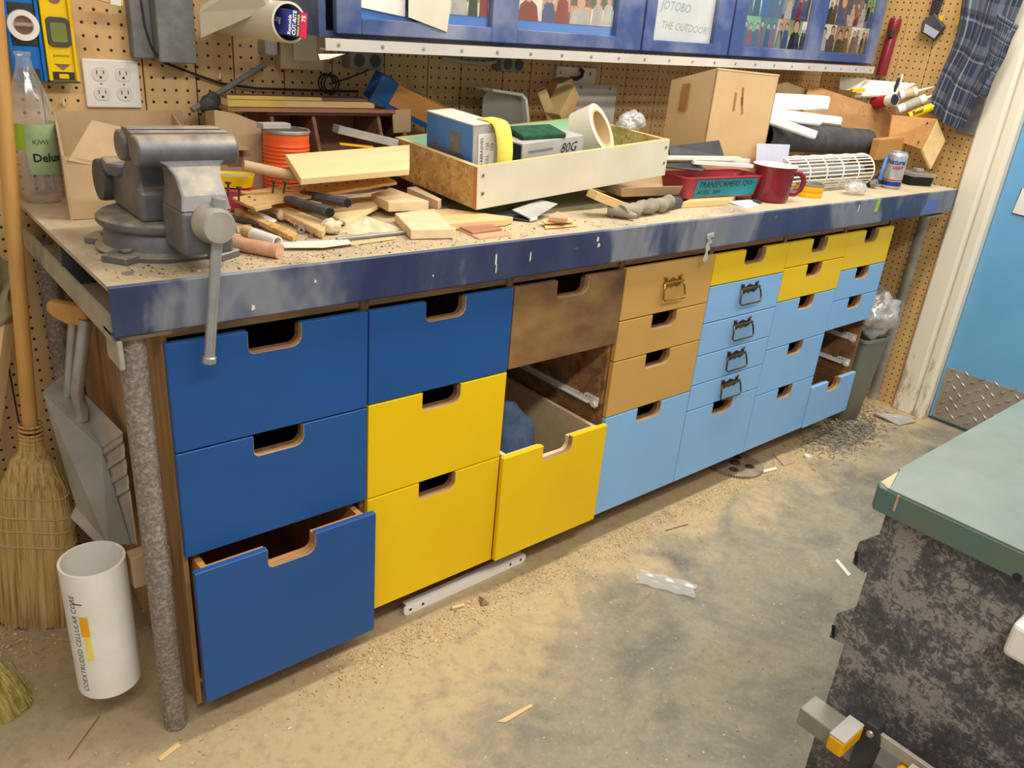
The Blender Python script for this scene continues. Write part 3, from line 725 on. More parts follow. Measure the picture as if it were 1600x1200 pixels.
# fixed body, seen from its side, then the anvil
G().prism([(-.075,.062),(.075,.062),(.088,.075),(.09,.105),(.07,.118),(.03,.122),(-.005,.15),(-.02,.185),(-.068,.185),(-.068,.12),(-.08,.11)],-.060,.050,0,YZ).build('fixed_body','vise_iron',vs,bevel=.008,seg=3)
G().prism([(-.078,.02),(-.070,.085),(.05,.085),(.06,.02),(.05,0),(-.066,0)],.120,.142,0,T(0,.012,0)).build('anvil','vise_iron',vs,bevel=.006,seg=2)
G().lathe([(0,-.035),(.035,-.035),(.036,-.03),(.036,.03),(.035,.035),(0,.035)],24,0,T(-.04,.105,.10)@RY(90)).build('back_boss','dark_grey',vs,smooth=True,fix=True)
def jawbar(name,y,ln,x0=0):
    g=G(); P=[]
    for k in range(28):
        t=R(15+(345-15)*k/27+90-0); P.append((y+.026*math.cos(t),.183+.024*math.sin(t)))
    g.prism(P,x0-ln/2,x0+ln/2,0,YZ)
    o=g.build(name,'vise_iron',vs,bevel=.004,seg=2,smooth=True); return o
jb=jawbar('rear_jaw',-.060,.15,-.004)
G().box((-.072,-.089,.188),(.072,-.06,.212)).build('jaw_face','vise_iron',jb,bevel=.001)
# moving jaw: a T shaped casting on a square slide
mj=jawbar('moving_jaw',-.122,.154,.002)
G().box((-.074,-.112,.186),(.076,-.094,.2095)).build('jaw_face','vise_iron',mj,bevel=.001)
def lo4(a,b,z0,z1): return [(x,y,z0) for x,y in a]+[(x,y,z1) for x,y in b]
st_=G(); secs=[(.104,[(-.036,-.196),(.042,-.196),(.042,-.115),(-.036,-.115)]),(.125,[(-.031,-.186),(.040,-.186),(.040,-.108),(-.031,-.108)]),(.150,[(-.030,-.160),(.042,-.160),(.042,-.104),(-.030,-.104)]),(.162,[(-.036,-.147),(.048,-.147),(.048,-.102),(-.036,-.102)]),(.176,[(-.058,-.142),(.066,-.142),(.066,-.100),(-.058,-.100)])]
for (z0_,a_),(z1_,b_) in zip(secs[:-1],secs[1:]): st_.add(lo4(a_,b_,z0_,z1_),[(0,1,5,4),(1,2,6,5),(2,3,7,6),(3,0,4,7)])
st_.build('jaw_stem','vise_iron',mj,bevel=.004,seg=2,fix=True)
G().box((-.028,-.15,.058),(.03,.0,.105)).build('slide','vise_iron',vs,bevel=.005,seg=2)
G().box((-.036,-.196,.034),(.042,-.105,.104)).build('front_block','vise_iron',mj,bevel=.006,seg=2)
sp=G().lathe([(0,0),(.0285,0),(.031,.004),(.031,.012),(.027,.02),(.027,.036),(.024,.042),(0,.042)],28,0,T(.006,-.195,.086)@RX(90)).build('screw_head','galvanised',vs,smooth=True,fix=True)
hp_=[Vector((0.1650,-0.0180,1.0395)),Vector((0.1334,-0.0180,0.8000))]
hl=[h_-Vector((.150,.195,H)) for h_ in hp_]
dv=(hl[1]-hl[0]).normalized()
G().tube([hl[0]-dv*.004,hl[0],hl[1]-dv*.004,hl[1]],[.008,.0088,.0088,.0088],16).build('handle_bar','steel',sp,smooth=True)
G().tube([hl[0]-dv*.018,hl[0]-dv*.016,hl[0]+dv*.0,hl[0]+dv*.003],[.009,.012,.012,.009],16).build('handle_knob','steel',sp,smooth=True)
G().tube([hl[1]-dv*.002,hl[1],hl[1]+dv*.009,hl[1]+dv*.012],[.0095,.0115,.0115,.008],16).build('handle_knob','steel',sp,smooth=True)
# dust heaped round the vise foot
def heap(name,label,cat,loc,rx,ry,h,mat,seed,amp=.35):
    rn=random.Random(seed); ph=[rn.uniform(0,6) for _ in range(6)]
    def fn(u,v):
        a=2*math.pi*u; r=v*(1+.25*math.sin(3*a+ph[0])+.12*math.sin(7*a+ph[1])); z=h*(1-v)**1.2*(1+amp*math.sin(a*5+ph[2]+v*9)*math.sin(v*14+ph[3]))
        return (rx*r*math.cos(a),ry*r*math.sin(a),max(z,.0)+.0006*(1-v))
    o=G().grid(fn,40,12).build(name,mat,smooth=True); o.location=loc; return tag(o,label,cat,kind='stuff')
heap('dust_heap','brown dust heaped around the foot of the vise','dust',(.150,.165,H+.0003),.104,.105,.006,'bench_dust',2)
# things on the bare corner left of the vise
plank('wood_strip','short dusty wood strip lying left of the vise','wood strip',(0.0753,0.6590,0.9300),(0.0992,0.5218,0.9300),.022,.008,'cardboard_dim')
plank('wood_chip','thin flat dusty chip beside the clear bottle','wood chip',(0.0491,0.6596,0.9300),(0.0665,0.6080,0.9300),.03,.003,'cardboard_dim')
g=G().tube([(0,0,.002),(.012,.004,.002),(.016,.012,.006),(.008,.015,.01)],.0015,6); o=g.build('bent_nail','dark_rust',smooth=True); place(o,(0.0571,0.4411,0.9300)); tag(o,'bent rusty nail left of the vise','nail')
o=G().lathe([(0,0),(.008,0),(.008,.002),(0,.003)],12).build('coin_washer','steel'); place(o,(0.0437,0.0558,0.9305)); tag(o,'small pale washer at the corner before the vise','washer')

# ================================================================ left back corner: bottle, cartons, can, organiser
bt=thing('plastic_bottle','empty clear plastic bottle with a lime green label','bottle',((0.0470,0.6280,0.9532)[0],.628,H))
G().lathe([(0,.002),(.03,.002),(.036,.008),(.039,.03),(.037,.05),(.040,.075),(.041,.12),(.0405,.16),(.038,.185),(.03,.215),(.021,.24),(.014,.26),(.0125,.275),(.0145,.278),(.0145,.284)],28).build('bottle_body','clear_plastic',bt,smooth=True)
G().lathe([(.0415,.105),(.042,.105),(.042,.155),(.0415,.155)],28,0,None,R(150),R(400)).build('label_band','lime',bt,smooth=True)
pm('label_green',(140,168,120),(170,186,140),20,.5)
G().lathe([(.0425,.06),(.043,.06),(.043,.155),(.0425,.155)],20,0,None,R(235),R(330)).build('label_front','label_green',bt,smooth=True)
def curl(r,a0):
    def f(c): a=R(a0)+c.x/r; return Vector((r*math.cos(a),r*math.sin(a),c.y))
    return f
text('Deluxe',.022,bt,'ink',(0,0,.085),bend=curl(.0436,248),bold=.0006)
text('KIWI',.013,bt,'green_dark',(0,0,.118),bend=curl(.0436,252))

# torn open carton behind the vise
cbx=thing('torn_carton','torn open cardboard carton standing behind the vise','carton',(.245,.53,H))
x0,x1,y0,y1=(0.0557,0.4500,1.0308)[0]-.245,.085,-.09,.13
xb=(0.0962,0.6600,1.1042)[0]-.245
def sheet(pts,t,parent,mat='cardboard_dim',name='panel'):
    P=[Vector(p) for p in pts]; n=(P[1]-P[0]).cross(P[2]-P[0]).normalized(); m=len(P)
    return G().add(P+[p-n*t for p in P],[tuple(range(m)),tuple(range(2*m-1,m-1,-1))]+[(i,m+i,m+(i+1)%m,(i+1)%m) for i in range(m)]).build(name,mat,parent,fix=True)
sheet([(xb,y1,0),(.105,y1,0),(.105,y1,.176),(.05,y1,.176),(-.06,y1,.172),(xb,y1,.172)],.004,cbx,'cardboard_dim')
sheet([(x0,y0,0),(xb,y1,0),(xb,y1,.172),(x0,y0,.12)],.004,cbx)
sheet([(x0,y0,0),(x1,y0,0),(x1,y0,.07),(.03,y0,.075),(-.04,y0,.088),(-.08,y0,.10),(x0,y0,.118)],.004,cbx)
sheet([(x1,y0,0),(x1,y1,0),(x1,y1,.17),(x1,y0,.07)],.004,cbx)
sheet([(x0+.004,y0,.11),(x0+.06,y0+.03,.178),(x0+.15,y0+.05,.156),(x0+.07,y0+.004,.095)],.003,cbx,'cardboard_dim','flap')
sheet([(x0,y0,.001),(x1,y0,.001),(x1,y1,.001),(xb,y1,.001)],.001,cbx)
c2=thing('cardboard_carton','small brown carton with a square cut opening beside the orange can','carton',((0.4212,0.5200,1.0669)[0],.525,H),(0,0,-8))
g=G().prism([(-.045,0),(.052,0),(.052,.155),(.044,.168),(-.005,.186),(-.045,.192)],0,.004,0,Matrix(((1,0,0,0),(0,0,1,0),(0,1,0,0),(0,0,0,1))))
g.build('panel','cardboard_dim',c2); 
sheet([(-.045,0,0),(-.045,.09,0),(-.045,.09,.18),(-.045,0,.192)],.004,c2)
sheet([(.052,0,0),(.052,.06,0),(.052,.06,.15),(.052,0,.155)],.004,c2)
G().prism([(-.028,.075),(.008,.075),(.006,.115),(-.028,.116)],0,.001,0,T(0,-.0012,0)@Matrix(((1,0,0,0),(0,0,1,0),(0,1,0,0),(0,0,0,1)))).build('cut_opening','dark_wood',c2)
sheet([(-.03,-.001,.117),(.012,-.001,.116),(.016,-.025,.113),(-.03,-.03,.114)],.002,c2,'cardboard_dim','flap')

oc=thing('ribbed_can','orange ribbed can with an open grey rim','can',((0.5009,0.4620,1.0743)[0],.462,H))
oc.scale=(1,1,1.04)
prof=[(0,.001),(.049,.001),(.05,.004)]; z=.012
while z<.128: prof+= [(.0485,z),(.0505,z+.0035),(.0485,z+.007)]; z+=.0078
prof+=[(.049,.14),(.049,.150)]
pm('can_orange',(238,108,36),(216,70,26),3,.38,stretch=(.2,.2,6))
G().lathe(prof,36).build('can_body','can_orange',oc,smooth=True)
G().lathe([(.0485,.150),(.0515,.150),(.052,.154),(.0505,.157),(.047,.156),(.0465,.150),(.0465,.01),(0,.008)],36).build('can_rim','dull_metal',oc,smooth=True)
plank('wood_offcut','small grey offcut laid across the orange can','offcut',((0.4422,0.4620,1.1257)[0],.462,H+.1640),((0.5071,0.4620,1.1263)[0],.467,H+.1640),.03,.011,'grey_card')

og=thing('pigeonhole_organizer','dark wooden pigeonhole organizer with slanted dividers behind the orange can','organizer',(.60,.645,H))
ox0,ox1=(0.5130,0.5800,1.1208)[0]-.60,(0.8413,0.5800,1.1171)[0]-.60
SD=[(-.13,0),(.045,0),(.045,.178),(-.075,.178),(-.125,.06)]
for q in (ox0,(0.6166,0.5600,1.1130)[0]-.60,(0.7922,0.5600,1.1144)[0]-.60,ox1+.02):
    G().prism(SD,q,q+.009,0,YZ).build('divider','dark_wood',og,bevel=.001)
G().box((ox0,.045,0),(ox1+.03,.053,.178)).build('back_board','dark_wood',og)
G().box((ox0-.01,-.08,.1785),(ox1+.04,.053,.186)).build('top_board','dark_wood',og,bevel=.001)
G().box((ox0,-.12,0),(ox1+.03,.045,.006)).build('bottom_board','dark_wood',og)
# mouldings stacked on the organiser
zt=H+.187
plank('moulding_strip','grey brown moulding strip, lowest of the stack on the organizer','moulding',((0.4096,0.5700,1.1300)[0],.575,zt),((0.8347,0.5700,1.1319)[0],.575,zt),.05,.008,'red_wood',group='strips stacked on the organizer')
plank('moulding_strip','moulding strip with a yellow painted face on the organizer','moulding',((0.4165,0.5800,1.1330)[0],.585,zt+.009),((0.7856,0.5800,1.1361)[0],.59,zt+.009),.04,.014,'pine',group='strips stacked on the organizer')
o=plank('moulding_strip','yellow painted half of a moulding on the organizer','moulding',((0.4117,0.5600,1.1377)[0],.557,zt+.0095),((0.5415,0.5600,1.1428)[0],.561,zt+.0095),.006,.014,'dull_yellow')
plank('moulding_strip','topmost olive edged moulding strip on the organizer','moulding',((0.4228,0.6000,1.1523)[0],.60,zt+.0235),((0.7718,0.6000,1.1547)[0],.60,zt+.0235),.05,.008,'dark_wood',group='strips stacked on the organizer')
plank('olive_strip','thin olive strip along the topmost moulding','wood strip',((0.4179,0.5800,1.1555)[0],.572,zt+.0238),((0.6440,0.5800,1.1582)[0],.572,zt+.0238),.004,.008,'dull_yellow')
plank('grey_block','grey and pale sanding block in the organizer','block',((0.6500,0.5300,1.0852)[0],.52,(0.6499,0.5300,1.0765)[2]),((0.8010,0.5300,1.0467)[0],.50,(0.8010,0.5300,1.0452)[2]),.04,.018,'grey_card')
plank('yellow_rule','thin yellow rule under the grey block in the organizer','rule',((0.6503,0.5000,1.0546)[0],.50,(0.6503,0.5000,1.0517)[2]),((0.7243,0.4800,1.0447)[0],.47,(0.7184,0.4700,1.0463)[2]),.02,.004,'gold_yellow')
rod('grey_pipe','grey pipe leaning against the wall behind the carton','pipe',(0.3640,0.6400,1.1095),(0.5544,0.6750,1.2102),.0065,'grey_box')
crumple('cable_bundle','dark coiled cable bundle behind the carton top','cable',((0.4079,0.6600,1.1242)[0],.64,H+.17),(.026,.016,.022),'dark_grey',5,n=3,amp=.25)
sheetB=polyslab('cardboard_scrap','dim cardboard panel standing right of the organizer','cardboard',[(0.8287,0.5600,1.1239),(0.8834,0.5600,1.1276),(0.8854,0.5600,1.0713),(0.8339,0.5600,1.0685)],.004,'cardboard_dim')

# yellow dish, red organiser, nails
yd=thing('yellow_dish','yellow shallow dish of grey dust right of the vise','dish',((0.3693,0.4400,0.9994)[0],.44,(0.3654,0.4400,0.9810)[2]),(0,0,-30))
g=G(); A=rrect(.075,.055,.02); Bq=rrect(.085,.062,.024); n=len(A)
g.add([(x,y,0) for x,y in A]+[(x,y,.024) for x,y in Bq]+[(x*.96,y*.96,.024) for x,y in Bq]+[(x*.96,y*.96,.004) for x,y in A],[tuple(range(n-1,-1,-1))]+[(r*n+i,r*n+(i+1)%n,(r+1)*n+(i+1)%n,(r+1)*n+i) for r in range(3) for i in range(n)]+[tuple(3*n+i for i in range(n))])
g.build('dish','level_yellow',yd,smooth=True)
G().prism([(x*.94,y*.94) for x,y in Bq],.015,.019).build('dust_fill','rail_grey',yd)
rb=G().box((-.045,-.035,0),(.045,.03,(0.3653,0.4400,0.9796)[2]-H-.0015)); o=rb.build('red_block','pink_red',bevel=.004); place(o,((0.3674,0.4400,0.9675)[0],.445,H),(0,0,-30)); tag(o,'red plastic block under the yellow dish','block')
for k,(u,v) in enumerate(((357,292),(373,302),(425,290),(445,292))):
    p=(0.4444,0.5405,0.9300); pz=[(0.2843,0.2500,1.0019),(0.3034,0.2500,0.9924),(0.3802,0.2700,0.9991),(0.4028,0.2700,0.9980)][k]
    o=G().lathe([(0,0),(.0022,0),(.0022,.022),(.006,.023),(.006,.026),(0,.027)],8).build('screw','dark_rust',smooth=True); place(o,(pz[0],pz[1],pz[2]-.002),(8*(k-1),5,0)); tag(o,['dark screw standing nearest the vise jaw','dark screw standing in the pegboard scrap edge','short screw standing before the orange can','second short screw standing before the orange can'][k],'screw')
rod('grey_dowel','grey dusty rod running under the plywood board','rod',(0.3602,0.3600,1.0365),(0.4742,0.3400,1.0116),.0105,'cardboard_dim')

# ================================================================ scraps in the middle left
polyslab('plywood_board','pale plywood board propped before the orange can','board',[(0.4565,0.3720,1.0538),(0.7619,0.3720,1.0688),(0.6840,0.2500,1.0369),(0.4307,0.2500,1.0267)],.014,'cream_ply')
def pegscrap(name,label,pts,t):
    o=polyslab(name,label,'pegboard',pts,t,'scrap_board',bevel=0,jag=.0022); P=[Vector(p) for p in pts]; c=sum(P,Vector())/len(P)
    ux=(P[2]-P[1]).normalized(); n=(P[1]-P[0]).cross(P[2]-P[0]).normalized(); n=n if n.z>0 else -n; uy=n.cross(ux)
    def inside(q):
        s_=[]
        for i in range(4):
            a,b2=P[i],P[(i+1)%4]; s_.append((b2-a).cross(q-a).dot(n))
        return min(s_)>.0004 or max(s_)<-.0004
    g=G()
    for i in range(-14,15):
        for j in range(-6,7):
            q=c+ux*(i*.0254+.006)+uy*(j*.0254+.004)
            if inside(q):
                M=Matrix((ux,uy,n)).transposed().to_4x4(); g.lathe([(0,0),(.0032,0)],8,0,T(*(q-c+n*.0004))@M)
    if g.v: tag(g.build('peg_holes','ink',o),kind='stuff')
    return o
flakes('scrap_board',[(214,176,118),(204,164,106),(222,186,130)],18)
pegscrap('pegboard_scrap','long broken pegboard scrap lying before the plywood board',[(0.3687,0.4050,0.9754),(0.3791,0.3000,0.9719),(0.6841,0.3000,1.0006),(0.7098,0.4050,0.9982)],.006)
pegscrap('pegboard_scrap','short broken pegboard scrap under the long one beside the vise',[(0.3342,0.3600,0.9741),(0.3414,0.2650,0.9700),(0.3743,0.2650,0.9754),(0.3771,0.3600,0.9770)],.006)
polyslab('board_offcut','flat tan board under the black plier handles','board',[(0.5098,0.3856,0.9400),(0.7676,0.4899,0.9440),(0.7910,0.4101,0.9440),(0.5387,0.2672,0.9380)],.007,'cream_ply')
polyslab('moulding_piece','short pine moulding with a grooved top near the vise','moulding',[(0.4067,0.3448,0.9560),(0.4331,0.3534,0.9580),(0.4608,0.1954,0.9500),(0.4220,0.1446,0.9480),(0.4164,0.1521,0.9480)],.016,'pine',bevel=.002)
polyslab('wood_strip','narrow stained wood strip leaning beside the moulding','wood strip',[(0.3380,0.3631,0.9500),(0.3521,0.3715,0.9500),(0.3812,0.1640,0.9420),(0.3608,0.1432,0.9400)],.010,'osb')
mdfg='loose tan MDF blocks by the tray'
polyslab('mdf_block','tan MDF block with a pointed end, upper of two before the tray','block',[(0.6489,0.3501,0.9660),(0.7292,0.3958,0.9680),(0.7286,0.2372,0.9680),(0.6386,0.2596,0.9660)],.021,'mdf',group=mdfg)
polyslab('mdf_block','pale MDF block lying nearest the bench edge before the tray','block',[(0.6335,0.2248,0.9500),(0.7392,0.2290,0.9520),(0.6667,0.0552,0.9510),(0.5803,0.0803,0.9510)],.019,'mdf',group=mdfg)
polyslab('mdf_block','tan MDF block half under the tray corner','block',[(0.7734,0.3953,0.9660),(0.8046,0.4039,0.9660),(0.7761,0.2554,0.9660),(0.7561,0.2393,0.9660)],.02,'mdf',group=mdfg)
polyslab('plywood_strip','pale plywood strip pointing to the bench edge','plywood',[(0.5047,0.2788,0.9460),(0.6639,0.3809,0.9520),(0.6334,0.2960,0.9520),(0.5058,0.2075,0.9440)],.009,'cream_ply')
polyslab('long_board','long flat board lying under the tray front','board',[(0.6830,0.2433,0.9470),(0.7837,0.2394,0.9470),(0.8810,0.1233,0.9460),(0.8463,0.1082,0.9460),(0.6822,0.1197,0.9460)],.014,'pine')
polyslab('wood_offcut','thin reddish slat with a pale edge before the tray','slat',[(0.7282,0.1276,0.9380),(0.8136,0.1299,0.9380),(0.8064,0.0692,0.9380),(0.7211,0.0636,0.9380)],.004,'red_wood')
polyslab('wood_offcut','reddish thin slat lowest of the pair at the bench edge','slat',[(0.7266,0.1297,0.9335),(0.8180,0.1166,0.9335),(0.8053,0.0348,0.9335),(0.7151,0.0333,0.9335)],.0035,'pink_wood')
polyslab('wood_offcut','short pale slat beneath the nearest MDF block','slat',[(0.7146,0.1413,0.9360),(0.7272,0.1307,0.9360),(0.6958,0.0874,0.9360),(0.6736,0.0838,0.9360)],.006,'pine')
rod('dowel','thick pinkish dowel end lying beside the vise handle','dowel',(0.2389,0.1365,0.9430),(0.2915,0.0503,0.9430),.0128,'pink_wood',20)
t_=rod('paper_tube','white paper tube end behind the pink dowel','tube',(0.2958,0.1820,0.9450),(0.3130,0.1048,0.9450),.0105,'white_plastic',20,.008)
rod('brown_tube','brown cork tube joined behind the white tube','tube',(0.2920,0.1991,0.9450),(0.2962,0.1714,0.9450),.0112,'cardboard',16,.006)
pl=thing('pliers','old pliers with two square black grips','pliers',(0.4452,0.2824,0.9780))
p0=Vector((0.4452,0.2824,0.9780))
def rel(p): return Vector(p)-p0
g=G().tube([rel((0.4739,0.3352,0.9780)),rel((0.4781,0.3202,0.9780)),rel((0.5219,0.2338,0.9780)),rel((0.5213,0.2275,0.9780))],[.0085,.010,.0125,.0115],8,0,None,True,.9); g.build('grip','rubber',pl,bevel=.001)
g=G().tube([rel((0.4186,0.2966,0.9780)),rel((0.4253,0.2816,0.9780)),rel((0.4575,0.1886,0.9720)),rel((0.4572,0.1827,0.9720))],[.0075,.010,.0135,.0125],8,0,None,True,.9); g.build('grip','rubber',pl,bevel=.001)
for dy in (0,.5,1):
    g=G().tube([rel((0.4449,0.3710,0.9780))+Vector((dy*.004,-dy*.012,0)),rel((0.4739,0.3352,0.9780))+Vector((dy*.002,-dy*.008,0))],.0026,8); g.build('jaw_rod','chrome',pl,smooth=True)
G().tube([rel((0.5219,0.2325,0.9780)),rel((0.5218,0.2267,0.9780))],.0085,8).build('grip_end','black',pl)
G().tube([rel((0.4577,0.1868,0.9720)),rel((0.4571,0.1810,0.9720))],.0092,8).build('grip_end','black',pl)
heap('plaster_crumbs','pale heap of crumbled plaster before the plywood strip','crumbs',(0.5500,0.2016,0.9300),.062,.052,.024,'plaster',5,.12)
crumple('plaster_lump','pale lump of plaster beside the crumbs','lump',(0.4580,0.1771,0.9300),(.022,.018,.014),'plaster',6,n=3)
rod('thin_rod','thin grey steel rod lying along the bench edge','rod',(0.4384,0.1197,0.9350),(0.5932,0.1231,0.9350),.0042,'dull_metal',10)
polyslab('white_strip','white folded plastic strip along the bench edge','strip',[(0.3273,0.1203,0.9400),(0.4541,0.1011,0.9380),(0.4455,0.0734,0.9380),(0.3832,0.0676,0.9380),(0.3192,0.0925,0.9380)],.002,'white_paint')
polyslab('pine_sliver','pale pine sliver beside the thin grey rod','sliver',[(0.4499,0.0935,0.9340),(0.5609,0.1054,0.9340),(0.5525,0.0919,0.9340),(0.4462,0.0796,0.9340)],.003,'pine')
rod('steel_tube','dark steel tube lying behind the wood strip','tube',(0.3254,0.3471,0.9360),(0.3525,0.2673,0.9360),.006,'dark_grey',10)
polyslab('crumpled_paper','crumpled white paper behind the wood strip','paper',[(0.3699,0.3759,0.9440),(0.3809,0.3564,0.9460),(0.3903,0.2796,0.9420),(0.3729,0.2619,0.9420)],.004,'paper')
k=0
for (u,lab,r,m) in (((0.4094,0.3043,0.9300),'round wooden knob behind the wood strip',.010,'mdf'),((0.4141,0.2728,0.9300),'small wooden knob between the moulding and the strip',.0085,'mdf'),((0.4129,0.2385,0.9300),'shiny hex nut beside the moulding end',.008,'chrome'),((0.4036,0.1971,0.9300),'dull hex nut nearest the bench edge',.009,'dull_metal'),((0.4116,0.1616,0.9300),'small chrome clip near the white strip',.006,'chrome')):
    o=G().lathe([(.003,0),(r*.9,0),(r,r*.3),(r,r*1.2),(r*.9,r*1.5),(.003,r*1.5),(.003,0)],6 if 'nut' in lab else 14,0,RX(35+20*k)).build('hardware_piece',m,smooth='nut' not in lab,fix=True); k+=1
    place(o,(u[0],u[1],u[2]+r*.9),(0,0,40*k)); tag(o,lab,'hardware')
polyslab('flat_scrap','flat brown scrap behind the pink dowel','scrap',[(0.3104,0.2909,0.9340),(0.3418,0.2915,0.9340),(0.3254,0.2409,0.9340),(0.2929,0.2417,0.9340)],.003,'cardboard_dim')

# ================================================================ wooden tray and what lies in it
A_=Vector((0.8030,0.1652,1.0500)); B_=Vector((0.7944,0.5022,1.0660)); C_=Vector((1.4331,0.1613,1.1030))
ex=(C_-A_).normalized(); ey=(B_-A_); TW=(C_-A_).length; ey=(ey-ex*ey.dot(ex)); TD=ey.length; ey.normalize(); ez=ex.cross(ey)
TH=.094
MTr=Matrix.Translation(A_-ez*TH)@Matrix((ex,ey,ez)).transposed().to_4x4()
tr=thing('wooden_tray','wooden drawer tray with a cream front and chipboard ends','tray'); tr.matrix_world=MTr
G().box((0,0,0),(TW,.013,TH)).build('front_board','cream_paint',tr,bevel=.0008)
G().box((0,0,TH),(TW,.013,TH+.0006)).build('front_top_edge','pine',tr)
G().box((0,TD-.013,0),(TW,TD,TH)).build('back_board',['mint'],tr)
G().box((0,.0131,.0),(.013,TD-.0131,TH)).build('end_board','osb',tr)
G().box((-.0004,.0131,TH-.0002),(.013,TD-.0131,TH+.0006)).build('end_top_edge','pine_y',tr)
G().box((TW-.013,.0131,0),(TW,TD-.0131,TH)).build('end_board','osb',tr)
G().box((.0131,.0131,.004),(TW-.0131,TD-.0131,.010)).build('tray_bottom','mint',tr)
G().box((-.0006,0,0),(0.0,.013,TH)).build('ply_edge','orange_wood',tr)
G().box((0,TD,TH),(TW,TD-.013,TH+.0006)).build('back_top_edge','pine',tr)
for x,z in ((.016,.075),(.016,.035),(TW-.012,.075),(TW-.012,.035)):
    s_=G().lathe([(0,0),(.0045,0),(.004,.001),(0,.0012)],12,0,T(x,-.0002,z)@RX(90)).build('screw','dull_metal',tr)
    G().lathe([(0,0),(.0018,0)],8,0,T(x,-.0016,z)@RX(90)).build('screw_socket','ink',s_)
def intray(o,x,y,z,rot=0): o.matrix_world=MTr@T(x,y,z+.010)@RZ(rot); return o
# box of abrasive roll
ab=intray(thing('sandpaper_box','blue and white carton holding a yellow sandpaper roll','sandpaper box'),.028,.055,0)
bw,bd,bh=.072,.185,.160
pm('sand_print',(86,92,104),(120,120,124),14,.6)
G().box((0,0,0),(bw,bd,bh)).build('carton','grey_card',ab,bevel=.001)
XL=Matrix(((0,0,-1,0),(1,0,0,0),(0,1,0,0),(0,0,0,1)))
G().prism([(.002,.06),(.02,.075),(.06,.10),(.10,.085),(.15,.10),(bd-.002,.08),(bd-.002,bh-.002),(.002,bh-.002)],0,.0006,0,T(-.0001,0,0)@XL).build('blue_print','sky_blue',ab)
G().prism([(.002,.002),(bd-.002,.002),(bd-.002,.08),(.15,.10),(.10,.085),(.06,.10),(.02,.075),(.002,.06)],0,.0006,0,T(-.0001,0,0)@XL).build('grey_print','sand_print',ab)
G().prism([(.045,.09),(.09,.09),(.09,.135),(.045,.135)],0,.0004,0,T(-.0008,0,0)@XL).build('print_patch','grey_box',ab)
G().box((0,-.001,bh),(bw,bd,bh+.0015)).build('top_flap','white_paint',ab)
G().box((.014,-.0012,.05),(.058,-.0002,.14)).build('white_label','paper',ab)
Mf=Matrix(((0,-1,0,0),(0,0,-1,0),(1,0,0,0),(0,0,0,1)))
text('D ABRASIVES',.0115,ab,'ink',None,M=T(.027,-.0016,.066)@Mf)
text('ROLL   120',.0115,ab,'ink',None,M=T(.043,-.0016,.066)@Mf)
text('120',.012,ab,'ink',None,M=T(.056,-.0016,.10)@Mf)
RP=[(.05,bh+.003),(.01,bh+.004),(-.012,bh-.002),(-.024,bh-.024),(-.030,bh-.055),(-.028,bh-.095),(-.022,.03),(-.016,.008)]
def rollfn(u,v):
    t=v*(len(RP)-1); i=min(int(t),len(RP)-2); f=t-i; q=[Vector(RP[max(0,i-1)]),Vector(RP[i]),Vector(RP[i+1]),Vector(RP[min(len(RP)-1,i+2)])]
    p=(q[1]*2+(q[2]-q[0])*f+(q[0]*2-q[1]*5+q[2]*4-q[3])*f*f+(q[1]*3-q[0]-q[2]*3+q[3])*f**3)*.5
    return (.046+.044*u,p[0],p[1])
G().grid(rollfn,2,40).build('paper_roll','sand_yellow',ab,smooth=True,solid=.0014)
# small grey carton with 80G written on it, scouring pad on top
gb=intray(thing('grey_carton','flat grey carton marked 80G under the green pad','carton'),.155,.035,0,3)
gw,gd,gh=.205,.10,.112
G().box((0,0,0),(gw,gd,gh)).build('carton','grey_card',gb,bevel=.001)
G().box((.02,-.001,gh-.022),(.10,0,gh-.018)).build('tab_slot','grey_box',gb)
G().box((-.001,.004,.0),(0,gd-.004,gh-.004)).build('side_print','ink',gb)
text('80G',.032,gb,'ink',None,M=T(.125,-.0008,gh-.034)@RX(90),shear=.3)
gp=G().box((-.06,-.042,0),(.06,.042,.013)); o=gp.build('scouring_pad','green_dark',bevel=.004,seg=2); o.matrix_world=MTr@T(.245,.092,.124)@RZ(-12)@RX(4); tag(o,'dark green scouring pad on the grey carton','scouring pad')
crumple('clear_wrapping','crumpled clear wrapping beside the scouring pad','wrapping',tuple(MTr@Vector((.315,.19,.012))),(.05,.03,.05),'bag_film',12,n=3)
# big cream tape ring leaning in the tray
rg=thing('tape_ring','wide cream ring leaning in the tray beside the pad','ring')
rg.matrix_world=Matrix.Translation((1.2398,0.2620,1.1082))@Vector((.35,-.80,.48)).to_track_quat('Z','Y').to_matrix().to_4x4()
G().lathe([(.050,-.03),(.064,-.03),(.064,.03),(.050,.03),(.050,-.03)],44).build('ring_body','cream_paint',rg,smooth=True,fix=True)
G().lathe([(.044,-.028),(.050,-.028),(.050,.0305),(.044,.0305),(.044,-.028)],40).build('ring_core','cardboard',rg,smooth=True,fix=True)

